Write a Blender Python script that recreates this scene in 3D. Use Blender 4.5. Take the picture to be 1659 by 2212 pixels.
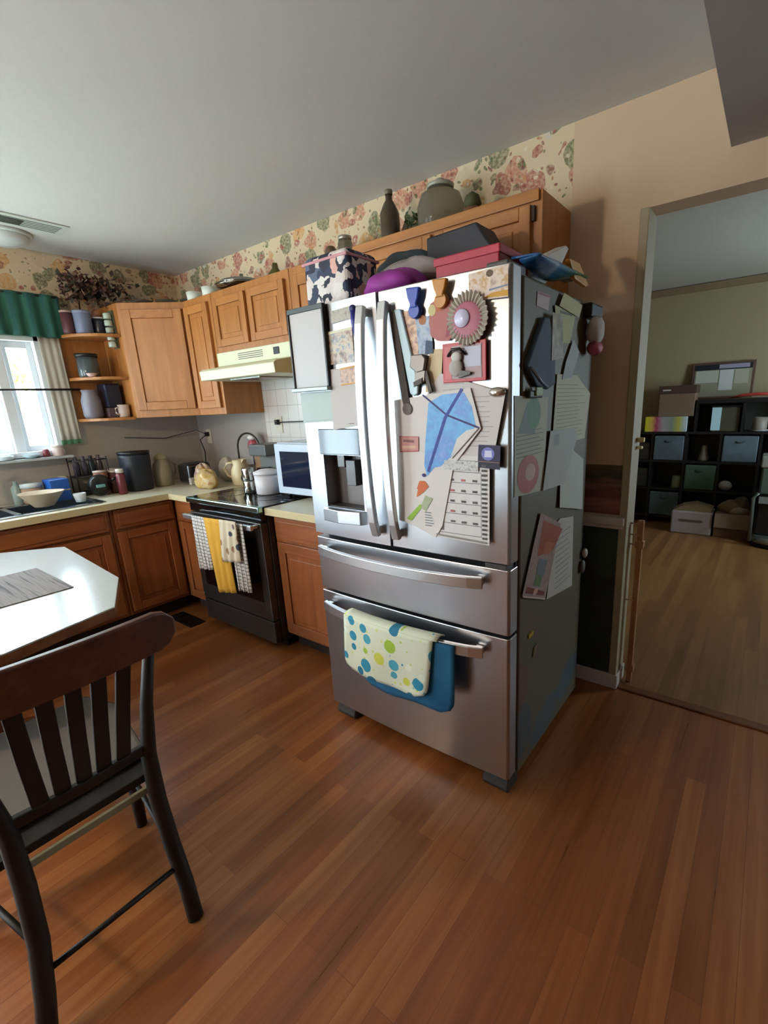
import bpy, bmesh, math, random
from mathutils import Vector, Matrix
random.seed(7)
for o in list(bpy.data.objects): bpy.data.objects.remove(o)
SC = bpy.context.scene
COL = SC.collection
PI = math.pi

# ------------------------------------------------------------------ camera
cam = bpy.data.cameras.new('camera')
camo = bpy.data.objects.new('camera', cam); COL.objects.link(camo)
RW = ((0.80590955, 0.59044129, -0.04346074), (0.11873401, -0.23310719, -0.96517526), (-0.58001033, 0.77268371, -0.25796878))
right = Vector(RW[0]); up = -Vector(RW[1]); fwd = Vector(RW[2])
m = Matrix((right, up, -fwd)).transposed().to_4x4()
m.translation = Vector((3.9372, -2.1874, 1.4005))
camo.matrix_world = m
cam.sensor_fit = 'VERTICAL'; cam.sensor_height = 24.0
cam.lens = 1012.16 * 24 / 2212
cam.shift_x = -74.03 / 2212
cam.shift_y = 36.74 / 2212
cam.clip_start = 0.02
SC.camera = camo

# ------------------------------------------------------------------ light
SC.view_settings.view_transform = 'Standard'
SC.view_settings.look = 'None'
SC.view_settings.gamma = 1.0
SC.view_settings.use_curve_mapping = False
SC.view_settings.exposure = 0.2

world = bpy.data.worlds.new('World'); SC.world = world
world.use_nodes = True
bg = world.node_tree.nodes['Background']
bg.inputs[0].default_value = (0.70, 0.88, 1.0, 1)
bg.inputs[1].default_value = 19.0

def area(name, loc, size, sizey, rot, power, color, portal=False):
    l = bpy.data.lights.new(name, 'AREA'); l.shape = 'RECTANGLE'; l.size = size; l.size_y = sizey
    l.energy = power; l.color = color
    if portal: l.cycles.is_portal = True
    o = bpy.data.objects.new(name, l); COL.objects.link(o)
    o.location = loc; o.rotation_euler = rot
    return o
# portals in the real openings (sink window, patio door behind the camera, next room's window)
area('sink_window_portal', (-0.10, -1.48, 1.56), 0.95, 0.75, (0, -PI/2, 0), 1, (1, 1, 1), True)
area('patio_door_portal', (.95, -4.46, 1.08), .8, 2.1, (PI/2, 0, 0), 1, (1, 1, 1), True)
area('next_room_portal', (5.66, 2.3, 1.43), 1.3, 0.8, (0, PI/2, 0), 1, (1, 1, 1), True)
area('side_window_portal', (-0.10, -3.25, 1.2), 1.8, 1.3, (0, -PI/2, 0), 1, (1, 1, 1), True)
# high sun from the back of the house: added so the outside ground bounces light to the ceiling, never enters a window
sn = bpy.data.lights.new('bounce_sun', 'SUN'); sn.energy = 130; sn.angle = .02; sn.color = (1.0, .97, .88)
sno = bpy.data.objects.new('bounce_sun', sn); COL.objects.link(sno); sno.rotation_euler = (math.radians(-38), 0, 0)
# warm pendant over the dining end
pl = bpy.data.lights.new('pendant_light', 'POINT'); pl.shadow_soft_size = 0.07; pl.energy = 60; pl.color = (1.0, 0.78, 0.58)
plo = bpy.data.objects.new('pendant_light', pl); COL.objects.link(plo); plo.location = (1.8, -3.4, 1.99)

# ------------------------------------------------------------------ materials
def lin(h):
    h = h.lstrip('#'); r = []
    for i in (0, 2, 4):
        c = int(h[i:i+2], 16) / 255
        r.append(c/12.92 if c <= .04045 else ((c+.055)/1.055)**2.4)
    return (*r, 1)
MC = {}
def mat(h, rough=.6, metal=0., name=None, spec=None, trans=0., emit=None, vary=0.):
    k = (h, rough, metal, trans, emit, vary)
    if k in MC: return MC[k]
    mt = bpy.data.materials.new(name or ('mat_' + h.strip('#'))); mt.use_nodes = True
    nt = mt.node_tree; b = nt.nodes['Principled BSDF']
    b.inputs['Base Color'].default_value = lin(h)
    b.inputs['Roughness'].default_value = rough
    b.inputs['Metallic'].default_value = metal
    if trans: b.inputs['Transmission Weight'].default_value = trans; b.inputs['IOR'].default_value = 1.3
    if emit: b.inputs['Emission Color'].default_value = lin(h); b.inputs['Emission Strength'].default_value = emit
    if vary:
        n = nt.nodes.new('ShaderNodeTexNoise'); n.inputs['Scale'].default_value = 14; n.inputs['Detail'].default_value = 4
        r = nt.nodes.new('ShaderNodeValToRGB')
        c = lin(h)
        r.color_ramp.elements[0].position = .3; r.color_ramp.elements[1].position = .7
        r.color_ramp.elements[0].color = (c[0]*(1-vary), c[1]*(1-vary), c[2]*(1-vary), 1)
        r.color_ramp.elements[1].color = (min(1, c[0]*(1+vary)), min(1, c[1]*(1+vary)), min(1, c[2]*(1+vary)), 1)
        g = nt.nodes.new('ShaderNodeNewGeometry')
        nt.links.new(g.outputs['Position'], n.inputs['Vector'])
        nt.links.new(n.outputs['Fac'], r.inputs['Fac']); nt.links.new(r.outputs['Color'], b.inputs['Base Color'])
    MC[k] = mt
    return mt

class NT:
    """small node helper working on world position"""
    def __init__(s, name, rough=.6, metal=0.):
        s.m = bpy.data.materials.new(name); s.m.use_nodes = True; s.t = s.m.node_tree
        s.b = s.t.nodes['Principled BSDF']; s.b.inputs['Roughness'].default_value = rough; s.b.inputs['Metallic'].default_value = metal
        s.pos = s.t.nodes.new('ShaderNodeNewGeometry').outputs['Position']
    def n(s, t, **kw):
        x = s.t.nodes.new(t)
        for k, v in kw.items(): setattr(x, k, v)
        return x
    def l(s, a, b): s.t.links.new(a, b)
    def mapping(s, scale, rot=(0, 0, 0), src=None):
        x = s.n('ShaderNodeMapping'); x.inputs['Scale'].default_value = scale; x.inputs['Rotation'].default_value = rot
        s.l(src or s.pos, x.inputs['Vector']); return x.outputs[0]
    def noise(s, vec, scale=1, detail=4, rough=.5):
        x = s.n('ShaderNodeTexNoise'); x.inputs['Scale'].default_value = scale; x.inputs['Detail'].default_value = detail
        x.inputs['Roughness'].default_value = rough; s.l(vec, x.inputs['Vector']); return x.outputs['Fac']
    def ramp(s, fac, stops, interp='LINEAR'):
        x = s.n('ShaderNodeValToRGB'); cr = x.color_ramp; cr.interpolation = interp
        while len(cr.elements) < len(stops): cr.elements.new(.5)
        for e, (p, c) in zip(cr.elements, stops): e.position = p; e.color = lin(c) if isinstance(c, str) else (c, c, c, 1)
        s.l(fac, x.inputs['Fac']); return x.outputs['Color']
    def mix(s, fac, a, b, mode='MIX'):
        x = s.n('ShaderNodeMix', data_type='RGBA', blend_type=mode)
        for v, i in ((fac, 0), (a, 6), (b, 7)):
            if isinstance(v, str): v = lin(v)
            if hasattr(v, 'is_output'): s.l(v, x.inputs[i])
            else: x.inputs[i].default_value = v
        return x.outputs[2]
    def math(s, op, a, b=None, c=None):
        x = s.n('ShaderNodeMath', operation=op)
        for i, v in enumerate((a, b, c)):
            if v is None: continue
            if hasattr(v, 'is_output'): s.l(v, x.inputs[i])
            else: x.inputs[i].default_value = v
        return x.outputs[0]
    def color(s, c): s.l(c, s.b.inputs['Base Color']); return s.m
    def bump(s, h, strength=.2, dist=.01):
        x = s.n('ShaderNodeBump'); x.inputs['Strength'].default_value = strength; x.inputs['Distance'].default_value = dist
        s.l(h, x.inputs['Height']); s.l(x.outputs[0], s.b.inputs['Normal'])

def wood(name, dark, mid, light, grain=(26, 26, 2.2), rough=.38):
    t = NT(name, rough)
    f = t.noise(t.mapping(grain), 1, 6, .6)
    c = t.ramp(f, [(.28, dark), (.5, mid), (.74, light)])
    t.color(c); t.bump(f, .06, .003)
    return t.m
OAK = wood('honey_oak', '#9a6230', '#ad7139', '#bc8147')
OAKH = wood('honey_oak_horizontal', '#9a6230', '#ad7139', '#bc8147', (2.2, 26, 26))
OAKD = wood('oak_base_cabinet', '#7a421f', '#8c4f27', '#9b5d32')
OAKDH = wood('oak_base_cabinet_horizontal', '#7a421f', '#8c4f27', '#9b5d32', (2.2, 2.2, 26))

def floor_mat(name, cols, rough):
    t = NT(name, rough)
    sx = t.n('ShaderNodeSeparateXYZ'); t.l(t.pos, sx.inputs[0])
    cb = t.n('ShaderNodeCombineXYZ'); t.l(sx.outputs[1], cb.inputs[0]); t.l(sx.outputs[0], cb.inputs[1])
    br = t.n('ShaderNodeTexBrick'); br.offset = .37
    br.inputs['Scale'].default_value = 1; br.inputs['Brick Width'].default_value = 1.2; br.inputs['Row Height'].default_value = .064
    br.inputs['Mortar Size'].default_value = .0012; br.inputs['Mortar Smooth'].default_value = .5
    br.inputs['Color1'].default_value = (0, 0, 0, 1); br.inputs['Color2'].default_value = (1, 1, 1, 1); br.inputs['Mortar'].default_value = (.0, .0, .0, 1)
    t.l(cb.outputs[0], br.inputs['Vector'])
    f = t.noise(t.mapping((38, 1.6, 1)), 1, 6, .65)
    f2 = t.noise(t.mapping((7, .5, 1)), 1, 3, .5)
    k = t.math('ADD', t.math('MULTIPLY', f, .5), t.math('ADD', t.math('MULTIPLY', f2, .3), t.math('MULTIPLY', br.outputs['Color'], .2)))
    c = t.ramp(k, [(.30, cols[0]), (.5, cols[1]), (.68, cols[2])])
    c2 = t.mix(t.math('MULTIPLY', br.outputs['Fac'], .22), c, cols[3])
    t.color(c2)
    t.l(t.ramp(f, [(.3, rough), (.7, rough+.12)]), t.b.inputs['Roughness'])
    t.b.inputs['Specular IOR Level'].default_value = .6
    return t.m
FLOOR = floor_mat('laminate_plank_floor', ['#693817', '#884d24', '#a16637', '#4c2a16'], .27)
FLOOR2 = floor_mat('next_room_plank_floor', ['#664322', '#80572e', '#946a3c', '#52341b'], .42)

def paint(name, h, amp=.03, rough=.8):
    t = NT(name, rough); f = t.noise(t.pos, 60, 3)
    c = lin(h)
    lo = tuple(x*(1-amp) for x in c[:3]) + (1,); hi = tuple(min(1, x*(1+amp)) for x in c[:3]) + (1,)
    t.color(t.mix(f, lo, hi)); t.bump(f, .05, .002)
    return t.m
CEIL = paint('ceiling_white_paint', '#d2d3d0', .03)
PEACH = paint('peach_wall_paint', '#d2b799')
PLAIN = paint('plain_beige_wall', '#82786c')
CREAMTRIM = mat('#a99d7f', .5)
WHITETRIM = mat('#cfc8c0', .45)

def wallpaper(name, base, x_edge=None, zmin=0, low=None, zlow=1.3, x_left=None, zband=None):
    """painted wall with a floral wallpaper border; flowers, leaves and little trees on a cream ground"""
    t = NT(name, .8)
    sx = t.n('ShaderNodeSeparateXYZ'); t.l(t.pos, sx.inputs[0]); X, Y, Z = sx.outputs
    warp = t.n('ShaderNodeTexNoise'); warp.inputs['Scale'].default_value = 9; t.l(t.pos, warp.inputs['Vector'])
    add = t.n('ShaderNodeMixRGB'); add.blend_type = 'ADD'; add.inputs[0].default_value = .09
    t.l(t.pos, add.inputs[1]); t.l(warp.outputs['Color'], add.inputs[2])
    def layer(scale, thr, stops, under, off):
        mp = t.n('ShaderNodeMapping'); mp.inputs['Location'].default_value = off; t.l(add.outputs[0], mp.inputs['Vector'])
        v = t.n('ShaderNodeTexVoronoi'); v.inputs['Scale'].default_value = scale; v.inputs['Randomness'].default_value = .75
        t.l(mp.outputs[0], v.inputs['Vector'])
        sc = t.n('ShaderNodeSeparateColor'); t.l(v.outputs['Color'], sc.inputs[0])
        col = t.ramp(sc.outputs[0], stops, 'CONSTANT')
        d = t.math('LESS_THAN', v.outputs['Distance'], thr)
        petals = t.noise(t.pos, 70, 2)
        d2 = t.math('MULTIPLY', d, t.ramp(petals, [(.35, .35), (.6, .9)]))
        return t.mix(d2, under, col)
    g = layer(7.5, .42, [(0, '#67704f'), (.2, '#d0bfa0'), (.3, '#c07a62'), (.52, '#cf9a5c'), (.7, '#6a7052'), (.8, '#a8574f')], '#d8c6a4', (0, 0, 0))
    g = layer(13, .30, [(0, '#a8544f'), (.25, '#66714f'), (.5, '#c98f58'), (.72, '#cfc9bd'), (.86, '#8f5a50')], g, (3.1, 1.7, .6))
    g = layer(30, .24, [(0, '#8a4b47'), (.3, '#59683f'), (.6, '#e2d6bf'), (.8, '#b27c55')], g, (1.3, .7, .2))
    m_ = t.math('GREATER_THAN', Z, zmin)
    if x_edge: m_ = t.math('MULTIPLY', m_, t.math('LESS_THAN', X, x_edge))
    c = t.mix(m_, base, g)
    if zband:   # lower strip of border above the chair rail
        b = t.math('MULTIPLY', t.math('GREATER_THAN', Z, zband[0]), t.math('LESS_THAN', Z, zband[1]))
        b = t.math('MULTIPLY', b, t.math('GREATER_THAN', X, 3.0))
        sea = t.noise(t.mapping((6, 1, 40)), 1, 3)
        cc = t.ramp(t.math('ADD', t.math('MULTIPLY', t.math('SUBTRACT', Z, zband[0]), 3.0), t.math('MULTIPLY', sea, .35)),
                    [(.12, '#5c2f2a'), (.32, '#9c6a5c'), (.45, '#6a3b33'), (.58, '#8d6a5a'), (.68, '#47492f'), (.86, '#6b6444'), (.98, '#b2937a')])
        c = t.mix(b, c, cc)
    t.color(c)
    return t.m
WALLB = wallpaper('back_wall_paint_and_border', '#d2b799', x_edge=3.165, zmin=2.13, zband=(.875, 1.10))
WALLL = wallpaper('window_wall_paper', '#b5aca0', zmin=1.93)

def steel(name, h='#8f8d8c', rough=.3):
    t = NT(name, rough, 1.0)
    f = t.noise(t.mapping((160, 160, 1.2)), 1, 3, .6)
    c = lin(h)
    t.color(t.mix(f, tuple(x*.96 for x in c[:3])+(1,), tuple(min(1, x*1.03) for x in c[:3])+(1,)))
    t.l(t.ramp(f, [(.3, rough-.01), (.7, rough+.02)]), t.b.inputs['Roughness'])
    t.b.inputs['Anisotropic'].default_value = .3
    return t.m
STEEL = steel('brushed_stainless', '#b9bbbf', .30)
HANDLE = steel('handle_stainless', '#d6d8da', .36)
DSTEEL = mat('#565351', .35, .8, vary=.08)
BLACK = mat('#0c0c0d', .4)
GLOSSBLACK = mat('#0a0b0d', .06)
WHITE = mat('#e4e2df', .5)
PAPER = mat('#d9d5cf', .7)
CHROME = mat('#d8d8d8', .12, 1.)

# ------------------------------------------------------------------ mesh builder
class MB:
    def __init__(s): s.v = []; s.f = []; s.mi = []; s.mats = []; s.sm = []
    def mid(s, m):
        if m not in s.mats: s.mats.append(m)
        return s.mats.index(m)
    def add(s, vs, fs, m, smooth=False):
        o = len(s.v); s.v += [tuple(v) for v in vs]; i = s.mid(m)
        for f in fs: s.f.append([o+k for k in f]); s.mi.append(i); s.sm.append(smooth)
        return s
    def box(s, x0, x1, y0, y1, z0, z1, m, T=None):
        vs = [(x, y, z) for z in (z0, z1) for y in (y0, y1) for x in (x0, x1)]
        if T: vs = [T(*v) for v in vs]
        return s.add(vs, [(0, 2, 3, 1), (4, 5, 7, 6), (0, 1, 5, 4), (2, 6, 7, 3), (0, 4, 6, 2), (1, 3, 7, 5)], m)
    def prism(s, poly, axis, a, b, m):
        """poly in the two other axes, extruded along axis from a to b"""
        n = len(poly)
        def P(p, t):
            return {'x': (t, p[0], p[1]), 'y': (p[0], t, p[1]), 'z': (p[0], p[1], t)}[axis]
        vs = [P(p, a) for p in poly] + [P(p, b) for p in poly]
        fs = [tuple(range(n)), tuple(range(2*n-1, n-1, -1))] + [(i, i+n, (i+1) % n+n, (i+1) % n) for i in range(n)]
        return s.add(vs, fs, m)
    def lathe(s, c, prof, m, seg=24, axis='z', smooth=True):
        vs = []; fs = []
        for (r, h) in prof:
            for k in range(seg):
                a = 2*PI*k/seg; p, q = r*math.cos(a), r*math.sin(a)
                d = {'z': (p, q, h), 'y': (p, h, q), 'x': (h, p, q)}[axis]
                vs.append((c[0]+d[0], c[1]+d[1], c[2]+d[2]))
        for i in range(len(prof)-1):
            for k in range(seg):
                fs.append((i*seg+k, i*seg+(k+1) % seg, (i+1)*seg+(k+1) % seg, (i+1)*seg+k))
        s.add(vs, fs, m, smooth)
        n = len(prof)
        o = len(s.v)-len(vs)
        for base, i in ((0, 0), ((n-1)*seg, n-1)):
            if prof[i][0] > 1e-4:
                s.f.append([o+base+k for k in range(seg)]); s.mi.append(s.mid(m)); s.sm.append(False)
        return s
    def tube(s, pts, r, m, seg=10, flat=None, upv=(0, 0, 1)):
        """sweep a circle (or flat=(w,h) rectangle) along pts; r may be a list"""
        pts = [Vector(p) for p in pts]; vs = []; n = len(pts)
        rr = r if isinstance(r, (list, tuple)) else [r]*n
        for i, p in enumerate(pts):
            d = (pts[min(i+1, n-1)]-pts[max(i-1, 0)]).normalized()
            u = Vector(upv)
            if abs(d.dot(u)) > .95: u = Vector((0, 1, 0)) if abs(d.y) < .9 else Vector((1, 0, 0))
            a = d.cross(u).normalized(); b = a.cross(d).normalized()
            if flat:
                w, h = flat
                for (x, y) in ((-w, -h), (w, -h), (w, h), (-w, h)): vs.append(p+a*x/2*rr[i]+b*y/2*rr[i])
            else:
                for k in range(seg): vs.append(p+a*rr[i]*math.cos(2*PI*k/seg)+b*rr[i]*math.sin(2*PI*k/seg))
        g = 4 if flat else seg; fs = []
        for i in range(n-1):
            for k in range(g): fs.append((i*g+k, i*g+(k+1) % g, (i+1)*g+(k+1) % g, (i+1)*g+k))
        fs += [tuple(range(g)), tuple(range((n-1)*g, n*g))]
        return s.add(vs, fs, m, not flat)
    def grid(s, fn, nu, nv, m, smooth=True):
        vs = [fn(i/nu, j/nv) for j in range(nv+1) for i in range(nu+1)]
        fs = [(j*(nu+1)+i, j*(nu+1)+i+1, (j+1)*(nu+1)+i+1, (j+1)*(nu+1)+i) for j in range(nv) for i in range(nu)]
        return s.add(vs, fs, m, smooth)
    def blob(s, c, r, m, seg=16, rings=10, wob=0., seed=0):
        R = random.Random(seed); k = [R.uniform(-1, 1) for _ in range(6)]
        def fn(u, v):
            a = 2*PI*u; b = PI*(v-.5)
            w = 1+wob*(math.sin(3*a+k[0]*3)*math.cos(2*b+k[1])+.6*math.sin(5*a+k[2]*5+3*b))
            return (c[0]+r[0]*w*math.cos(a)*math.cos(b), c[1]+r[1]*w*math.sin(a)*math.cos(b), c[2]+r[2]*w*math.sin(b))
        return s.grid(fn, seg, rings, m)
    def build(s, name, parent=None, bevel=0., solid=0., seg=2, weld=False):
        me = bpy.data.meshes.new(name)
        off = Vector(parent.matrix_world.translation) if parent else Vector((0, 0, 0))
        if parent: off = world_loc(parent)
        me.from_pydata([tuple(Vector(v)-off) for v in s.v], [], s.f)
        for mt in s.mats: me.materials.append(mt)
        for p, i, q in zip(me.polygons, s.mi, s.sm): p.material_index = i; p.use_smooth = q
        bm = bmesh.new(); bm.from_mesh(me)
        if weld: bmesh.ops.remove_doubles(bm, verts=bm.verts, dist=1e-5)
        bmesh.ops.recalc_face_normals(bm, faces=bm.faces); bm.to_mesh(me); bm.free()
        o = bpy.data.objects.new(name, me); COL.objects.link(o)
        if parent: o.parent = parent
        if solid:
            md = o.modifiers.new('solid', 'SOLIDIFY'); md.thickness = solid; md.offset = 0
        if bevel:
            md = o.modifiers.new('bevel', 'BEVEL'); md.width = bevel; md.segments = seg; md.limit_method = 'ANGLE'
        return o
def world_loc(o):
    v = Vector((0, 0, 0))
    while o: v += Vector(o.location); o = o.parent
    return v
def thing(name, label, cat, loc, group=None):
    o = bpy.data.objects.new(name, None); COL.objects.link(o); o.location = loc; o.empty_display_size = .05
    o['label'] = label; o['category'] = cat
    if group: o['group'] = group
    return o
def tag(o, label, cat, group=None):
    o['label'] = label; o['category'] = cat
    if group: o['group'] = group
    return o
def one(mb, name, label, cat, group=None, **kw): return tag(mb.build(name, **kw), label, cat, group)
def struct(mb, name, **kw):
    o = mb.build(name, **kw); o['kind'] = 'structure'; return o
def lab(o, l): o['label'] = l; return o

H = 2.456; ZS = 2.206; XS = 3.714
# ================================================================== SETTING
b = MB(); b.box(-.02, 5.7, -4.6, .02, -.06, 0, FLOOR); struct(b, 'floor')
b = MB(); b.box(1.2, 5.7, .02, 3.92, -.06, 0, FLOOR2); struct(b, 'floor.001')
b = MB(); b.box(-.1, XS, -4.5, .0, H, H+.08, CEIL); struct(b, 'ceiling')
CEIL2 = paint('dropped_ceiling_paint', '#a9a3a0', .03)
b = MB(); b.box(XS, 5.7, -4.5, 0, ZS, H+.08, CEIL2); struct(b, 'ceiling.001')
NCEIL = paint('next_room_ceiling_paint', '#b8b4a8')
b = MB(); b.box(1.2, 5.7, .12, 3.92, H, H+.08, NCEIL); struct(b, 'ceiling.002')
XJ = 3.462; ZH = 2.085
GREEN = mat('#2c3a30', .6, vary=.12)
b = MB()
b.box(-.1, XJ, 0, .12, .0, H+.05, WALLB)
b.box(XJ, 5.7, 0, .12, ZH, H+.05, WALLB)
b.box(5.25, 5.7, 0, .12, 0, ZH, WALLB)
struct(b, 'wall_back')
b = MB(); b.box(2.35, XJ-.006, -.006, -.0005, .02, .83, GREEN); struct(b, 'wall_back.001')     # dark green wainscot
# left wall with window opening y -1.93..-1.0, z 1.19..1.93
WY0, WY1, WZ0, WZ1 = -1.96, -1.0, 1.19, 1.93
b = MB()
b.box(-.14, 0, -4.6, -3.9, 0, H+.05, WALLL); b.box(-.14, 0, -2.6, WY0, 0, H+.05, WALLL); b.box(-.14, 0, -3.9, -2.6, 0, .3, WALLL); b.box(-.14, 0, -3.9, -2.6, 2.1, H+.05, WALLL); b.box(-.14, 0, WY1, .12, 0, H+.05, WALLL)
b.box(-.14, 0, WY0, WY1, 0, WZ0, WALLL); b.box(-.14, 0, WY0, WY1, WZ1, H+.05, WALLL)
struct(b, 'wall_left')
b = MB()
b.box(-.14, .50, -4.6, -4.5, 0, H+.05, PLAIN); b.box(1.40, 5.7, -4.6, -4.5, 0, H+.05, PLAIN); b.box(.50, 1.40, -4.6, -4.5, 2.13, H+.05, PLAIN)
struct(b, 'wall_front')
b = MB(); b.box(5.6, 5.7, -4.6, .12, 0, H+.05, PLAIN); struct(b, 'wall_right')
OLIVE = paint('next_room_olive_wall', '#9a8c6c')
b = MB(); b.box(1.2, 5.7, 3.82, 3.92, 0, H+.05, OLIVE); struct(b, 'wall_far')
b = MB(); b.box(5.6, 5.7, .12, 1.9, 0, H+.05, OLIVE); b.box(5.6, 5.7, 2.7, 3.92, 0, H+.05, OLIVE)
b.box(5.6, 5.7, 1.9, 2.7, 0, .75, OLIVE); b.box(5.6, 5.7, 1.9, 2.7, 2.1, H+.05, OLIVE); struct(b, 'wall_right.001')
b = MB(); b.box(1.1, 1.2, .12, 3.92, 0, H+.05, OLIVE); struct(b, 'wall_left.001')
CROWN = mat('#7d6c50', .6)
b = MB(); b.prism([(3.82, 2.39), (3.80, 2.39), (3.765, 2.45), (3.82, 2.456)], 'x', 1.2, 5.6, CROWN); struct(b, 'trim_1')
b = MB(); b.box(1.2, 5.6, 3.80, 3.82, 0, .09, WHITETRIM); struct(b, 'baseboard_far')
# chair rail, doorway trim, baseboard
b = MB(); b.box(2.35, XJ-.002, -.030, 0, .83, .868, WHITETRIM); b.box(2.35, XJ-.002, -.018, 0, .812, .83, WHITETRIM); struct(b, 'trim_2', bevel=.004)
b = MB(); b.box(XJ-.026, XJ+.008, -.012, .132, 0, ZH, CREAMTRIM); struct(b, 'trim_3', bevel=.004)
b = MB(); b.box(2.35, XJ+.012, -.016, 0, 0, .075, WHITETRIM); b.box(XJ+.008, XJ+.016, -.016, .132, 0, .075, WHITETRIM); struct(b, 'baseboard_back', bevel=.004)
b = MB(); b.box(XJ+.01, 5.25, .0, .05, .0, .008, mat('#6b3d1e', .4)); struct(b, 'trim_4', bevel=.003)
# white tile splash behind the range
def tile_mat():
    t = NT('white_tile_splash', .25)
    sx = t.n('ShaderNodeSeparateXYZ'); t.l(t.pos, sx.inputs[0])
    cb = t.n('ShaderNodeCombineXYZ'); t.l(sx.outputs[0], cb.inputs[0]); t.l(sx.outputs[2], cb.inputs[1])
    br = t.n('ShaderNodeTexBrick'); br.offset = 0; br.inputs['Scale'].default_value = 1; br.inputs['Brick Width'].default_value = .11; br.inputs['Row Height'].default_value = .11
    br.inputs['Mortar Size'].default_value = .002
    for k, c in (('Color1', '#d6d0c8'), ('Color2', '#cfc8c0'), ('Mortar', '#a9a29c')): br.inputs[k].default_value = lin(c)
    t.l(cb.outputs[0], br.inputs['Vector']); return t.color(br.outputs['Color'])
b = MB(); b.box(.945, 2.4, -.006, -.0005, .88, 1.75, tile_mat()); struct(b, 'wall_back.002')
BSPL = paint('backsplash_grey', '#a49c94', .04, .5)
b = MB(); b.box(.0, .945, -.005, -.0005, .88, 1.40, BSPL); struct(b, 'wall_back.003')
# sink window
FR = mat('#e6ebee', .4)
t = bpy.data.materials.new('window_glass'); t.use_nodes = True
nt = t.node_tree; nt.nodes.clear()
o_ = nt.nodes.new('ShaderNodeOutputMaterial'); mx = nt.nodes.new('ShaderNodeMixShader'); tr = nt.nodes.new('ShaderNodeBsdfTransparent'); gl = nt.nodes.new('ShaderNodeBsdfGlossy')
gl.inputs['Roughness'].default_value = .02; mx.inputs[0].default_value = .07
nt.links.new(tr.outputs[0], mx.inputs[1]); nt.links.new(gl.outputs[0], mx.inputs[2]); nt.links.new(mx.outputs[0], o_.inputs[0]); GLASS = t
w = bpy.data.objects.new('window_1', None); COL.objects.link(w); w.location = (-.06, -1.48, WZ0); w['kind'] = 'structure'
b = MB()
b.box(-.13, .012, WY0, WY0+.03, WZ0, WZ1, FR); b.box(-.13, .012, WY1-.03, WY1, WZ0, WZ1, FR); b.box(-.13, .03, WY0, WY1, WZ0-.02, WZ0+.015, FR); b.box(-.13, .012, WY0, WY1, WZ1-.03, WZ1, FR)
b.box(-.10, .0, -1.255, -1.20, WZ0, WZ1, FR)
b.build('window_frame', w, bevel=.003)
for (a, c) in ((WY0+.03, -1.255), (-1.20, WY1-.03)):
    b = MB(); b.box(-.085, -.045, a, a+.032, WZ0+.015, WZ1-.03, FR); b.box(-.085, -.045, c-.032, c, WZ0+.015, WZ1-.03, FR)
    b.box(-.085, -.045, a+.032, c-.032, WZ0+.015, WZ0+.05, FR); b.box(-.085, -.045, a+.032, c-.032, WZ1-.07, WZ1-.03, FR)
    s_ = b.build('sash', w, bevel=.002)
    b = MB(); b.box(-.067, -.063, a+.0325, c-.0325, WZ0+.0505, WZ1-.0705, GLASS); b.build('pane', s_)
# patio door behind the camera
d = bpy.data.objects.new('door_1', None); COL.objects.link(d); d.location = (.95, -4.53, 0); d['kind'] = 'structure'
for (a, c) in ((.51, .95), (.95, 1.39)):
    b = MB(); b.box(a, a+.07, -4.56, -4.52, .0, 2.12, FR); b.box(c-.07, c, -4.56, -4.52, 0, 2.12, FR); b.box(a, c, -4.56, -4.52, 0, .12, FR); b.box(a, c, -4.56, -4.52, 2.04, 2.12, FR)
    f_ = b.build('door_leaf', d)
    b = MB(); b.box(a+.06, c-.06, -4.542, -4.538, .1, 2.06, GLASS); b.build('pane', f_)
w = bpy.data.objects.new('window_3', None); COL.objects.link(w); w.location = (-.07, -3.25, .3); w['kind'] = 'structure'
b = MB(); b.box(-.10, -.04, -3.9, -3.85, .3, 2.1, FR); b.box(-.10, -.04, -2.65, -2.6, .3, 2.1, FR); b.box(-.10, -.04, -3.9, -2.6, .3, .35, FR); b.box(-.10, -.04, -3.9, -2.6, 2.05, 2.1, FR); b.box(-.10, -.04, -3.27, -3.23, .3, 2.1, FR); f_ = b.build('window_frame', w)
b = MB(); b.box(-.072, -.068, -3.86, -2.64, .34, 2.06, GLASS); b.build('pane', f_)
w = bpy.data.objects.new('window_2', None); COL.objects.link(w); w.location = (5.65, 1.9, .75); w['kind'] = 'structure'
b = MB(); b.box(5.62, 5.68, 1.9, 1.95, .75, 2.1, FR); b.box(5.62, 5.68, 2.65, 2.7, .75, 2.1, FR); b.box(5.62, 5.68, 1.9, 2.7, .75, .8, FR); b.box(5.62, 5.68, 1.9, 2.7, 2.05, 2.1, FR); b.box(5.62, 5.68, 1.9, 2.7, 1.4, 1.44, FR); b.build('window_frame', w)

# outside the sink window: ground paled to bounce light indoors, board fence, shrub
BOUNCE_GROUND = mat('#cdd2c6', .9, vary=.08)
b = MB(); b.box(-9, -.16, -9, 5, -.4, -.3, BOUNCE_GROUND); o = struct(b, 'ground_outside')
t = NT('weathered_fence_boards', .8); t.color(t.ramp(t.noise(t.mapping((1, 8, 30)), 1, 4), [(.3, '#8b98a0'), (.7, '#b9c6cc')])); FENCE = t.m
b = MB()
for k in range(9): b.box(-3.2, -3.16, -5.5, 3.5, -.25+k*.2, -.25+k*.2+.185, FENCE)
for k in range(4): b.box(-3.17, -3.08, -5+k*2.4, -4.9+k*2.4, -.3, 1.6, FENCE)
one(b, 'garden_fence', 'pale grey board fence seen through the window over the sink', 'fence')
r_ = thing('garden_shrub', 'bright green shrub above the fence outside the sink window', 'shrub', (-3.9, -.35, -.3))
b = MB(); R = random.Random(3)
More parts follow.
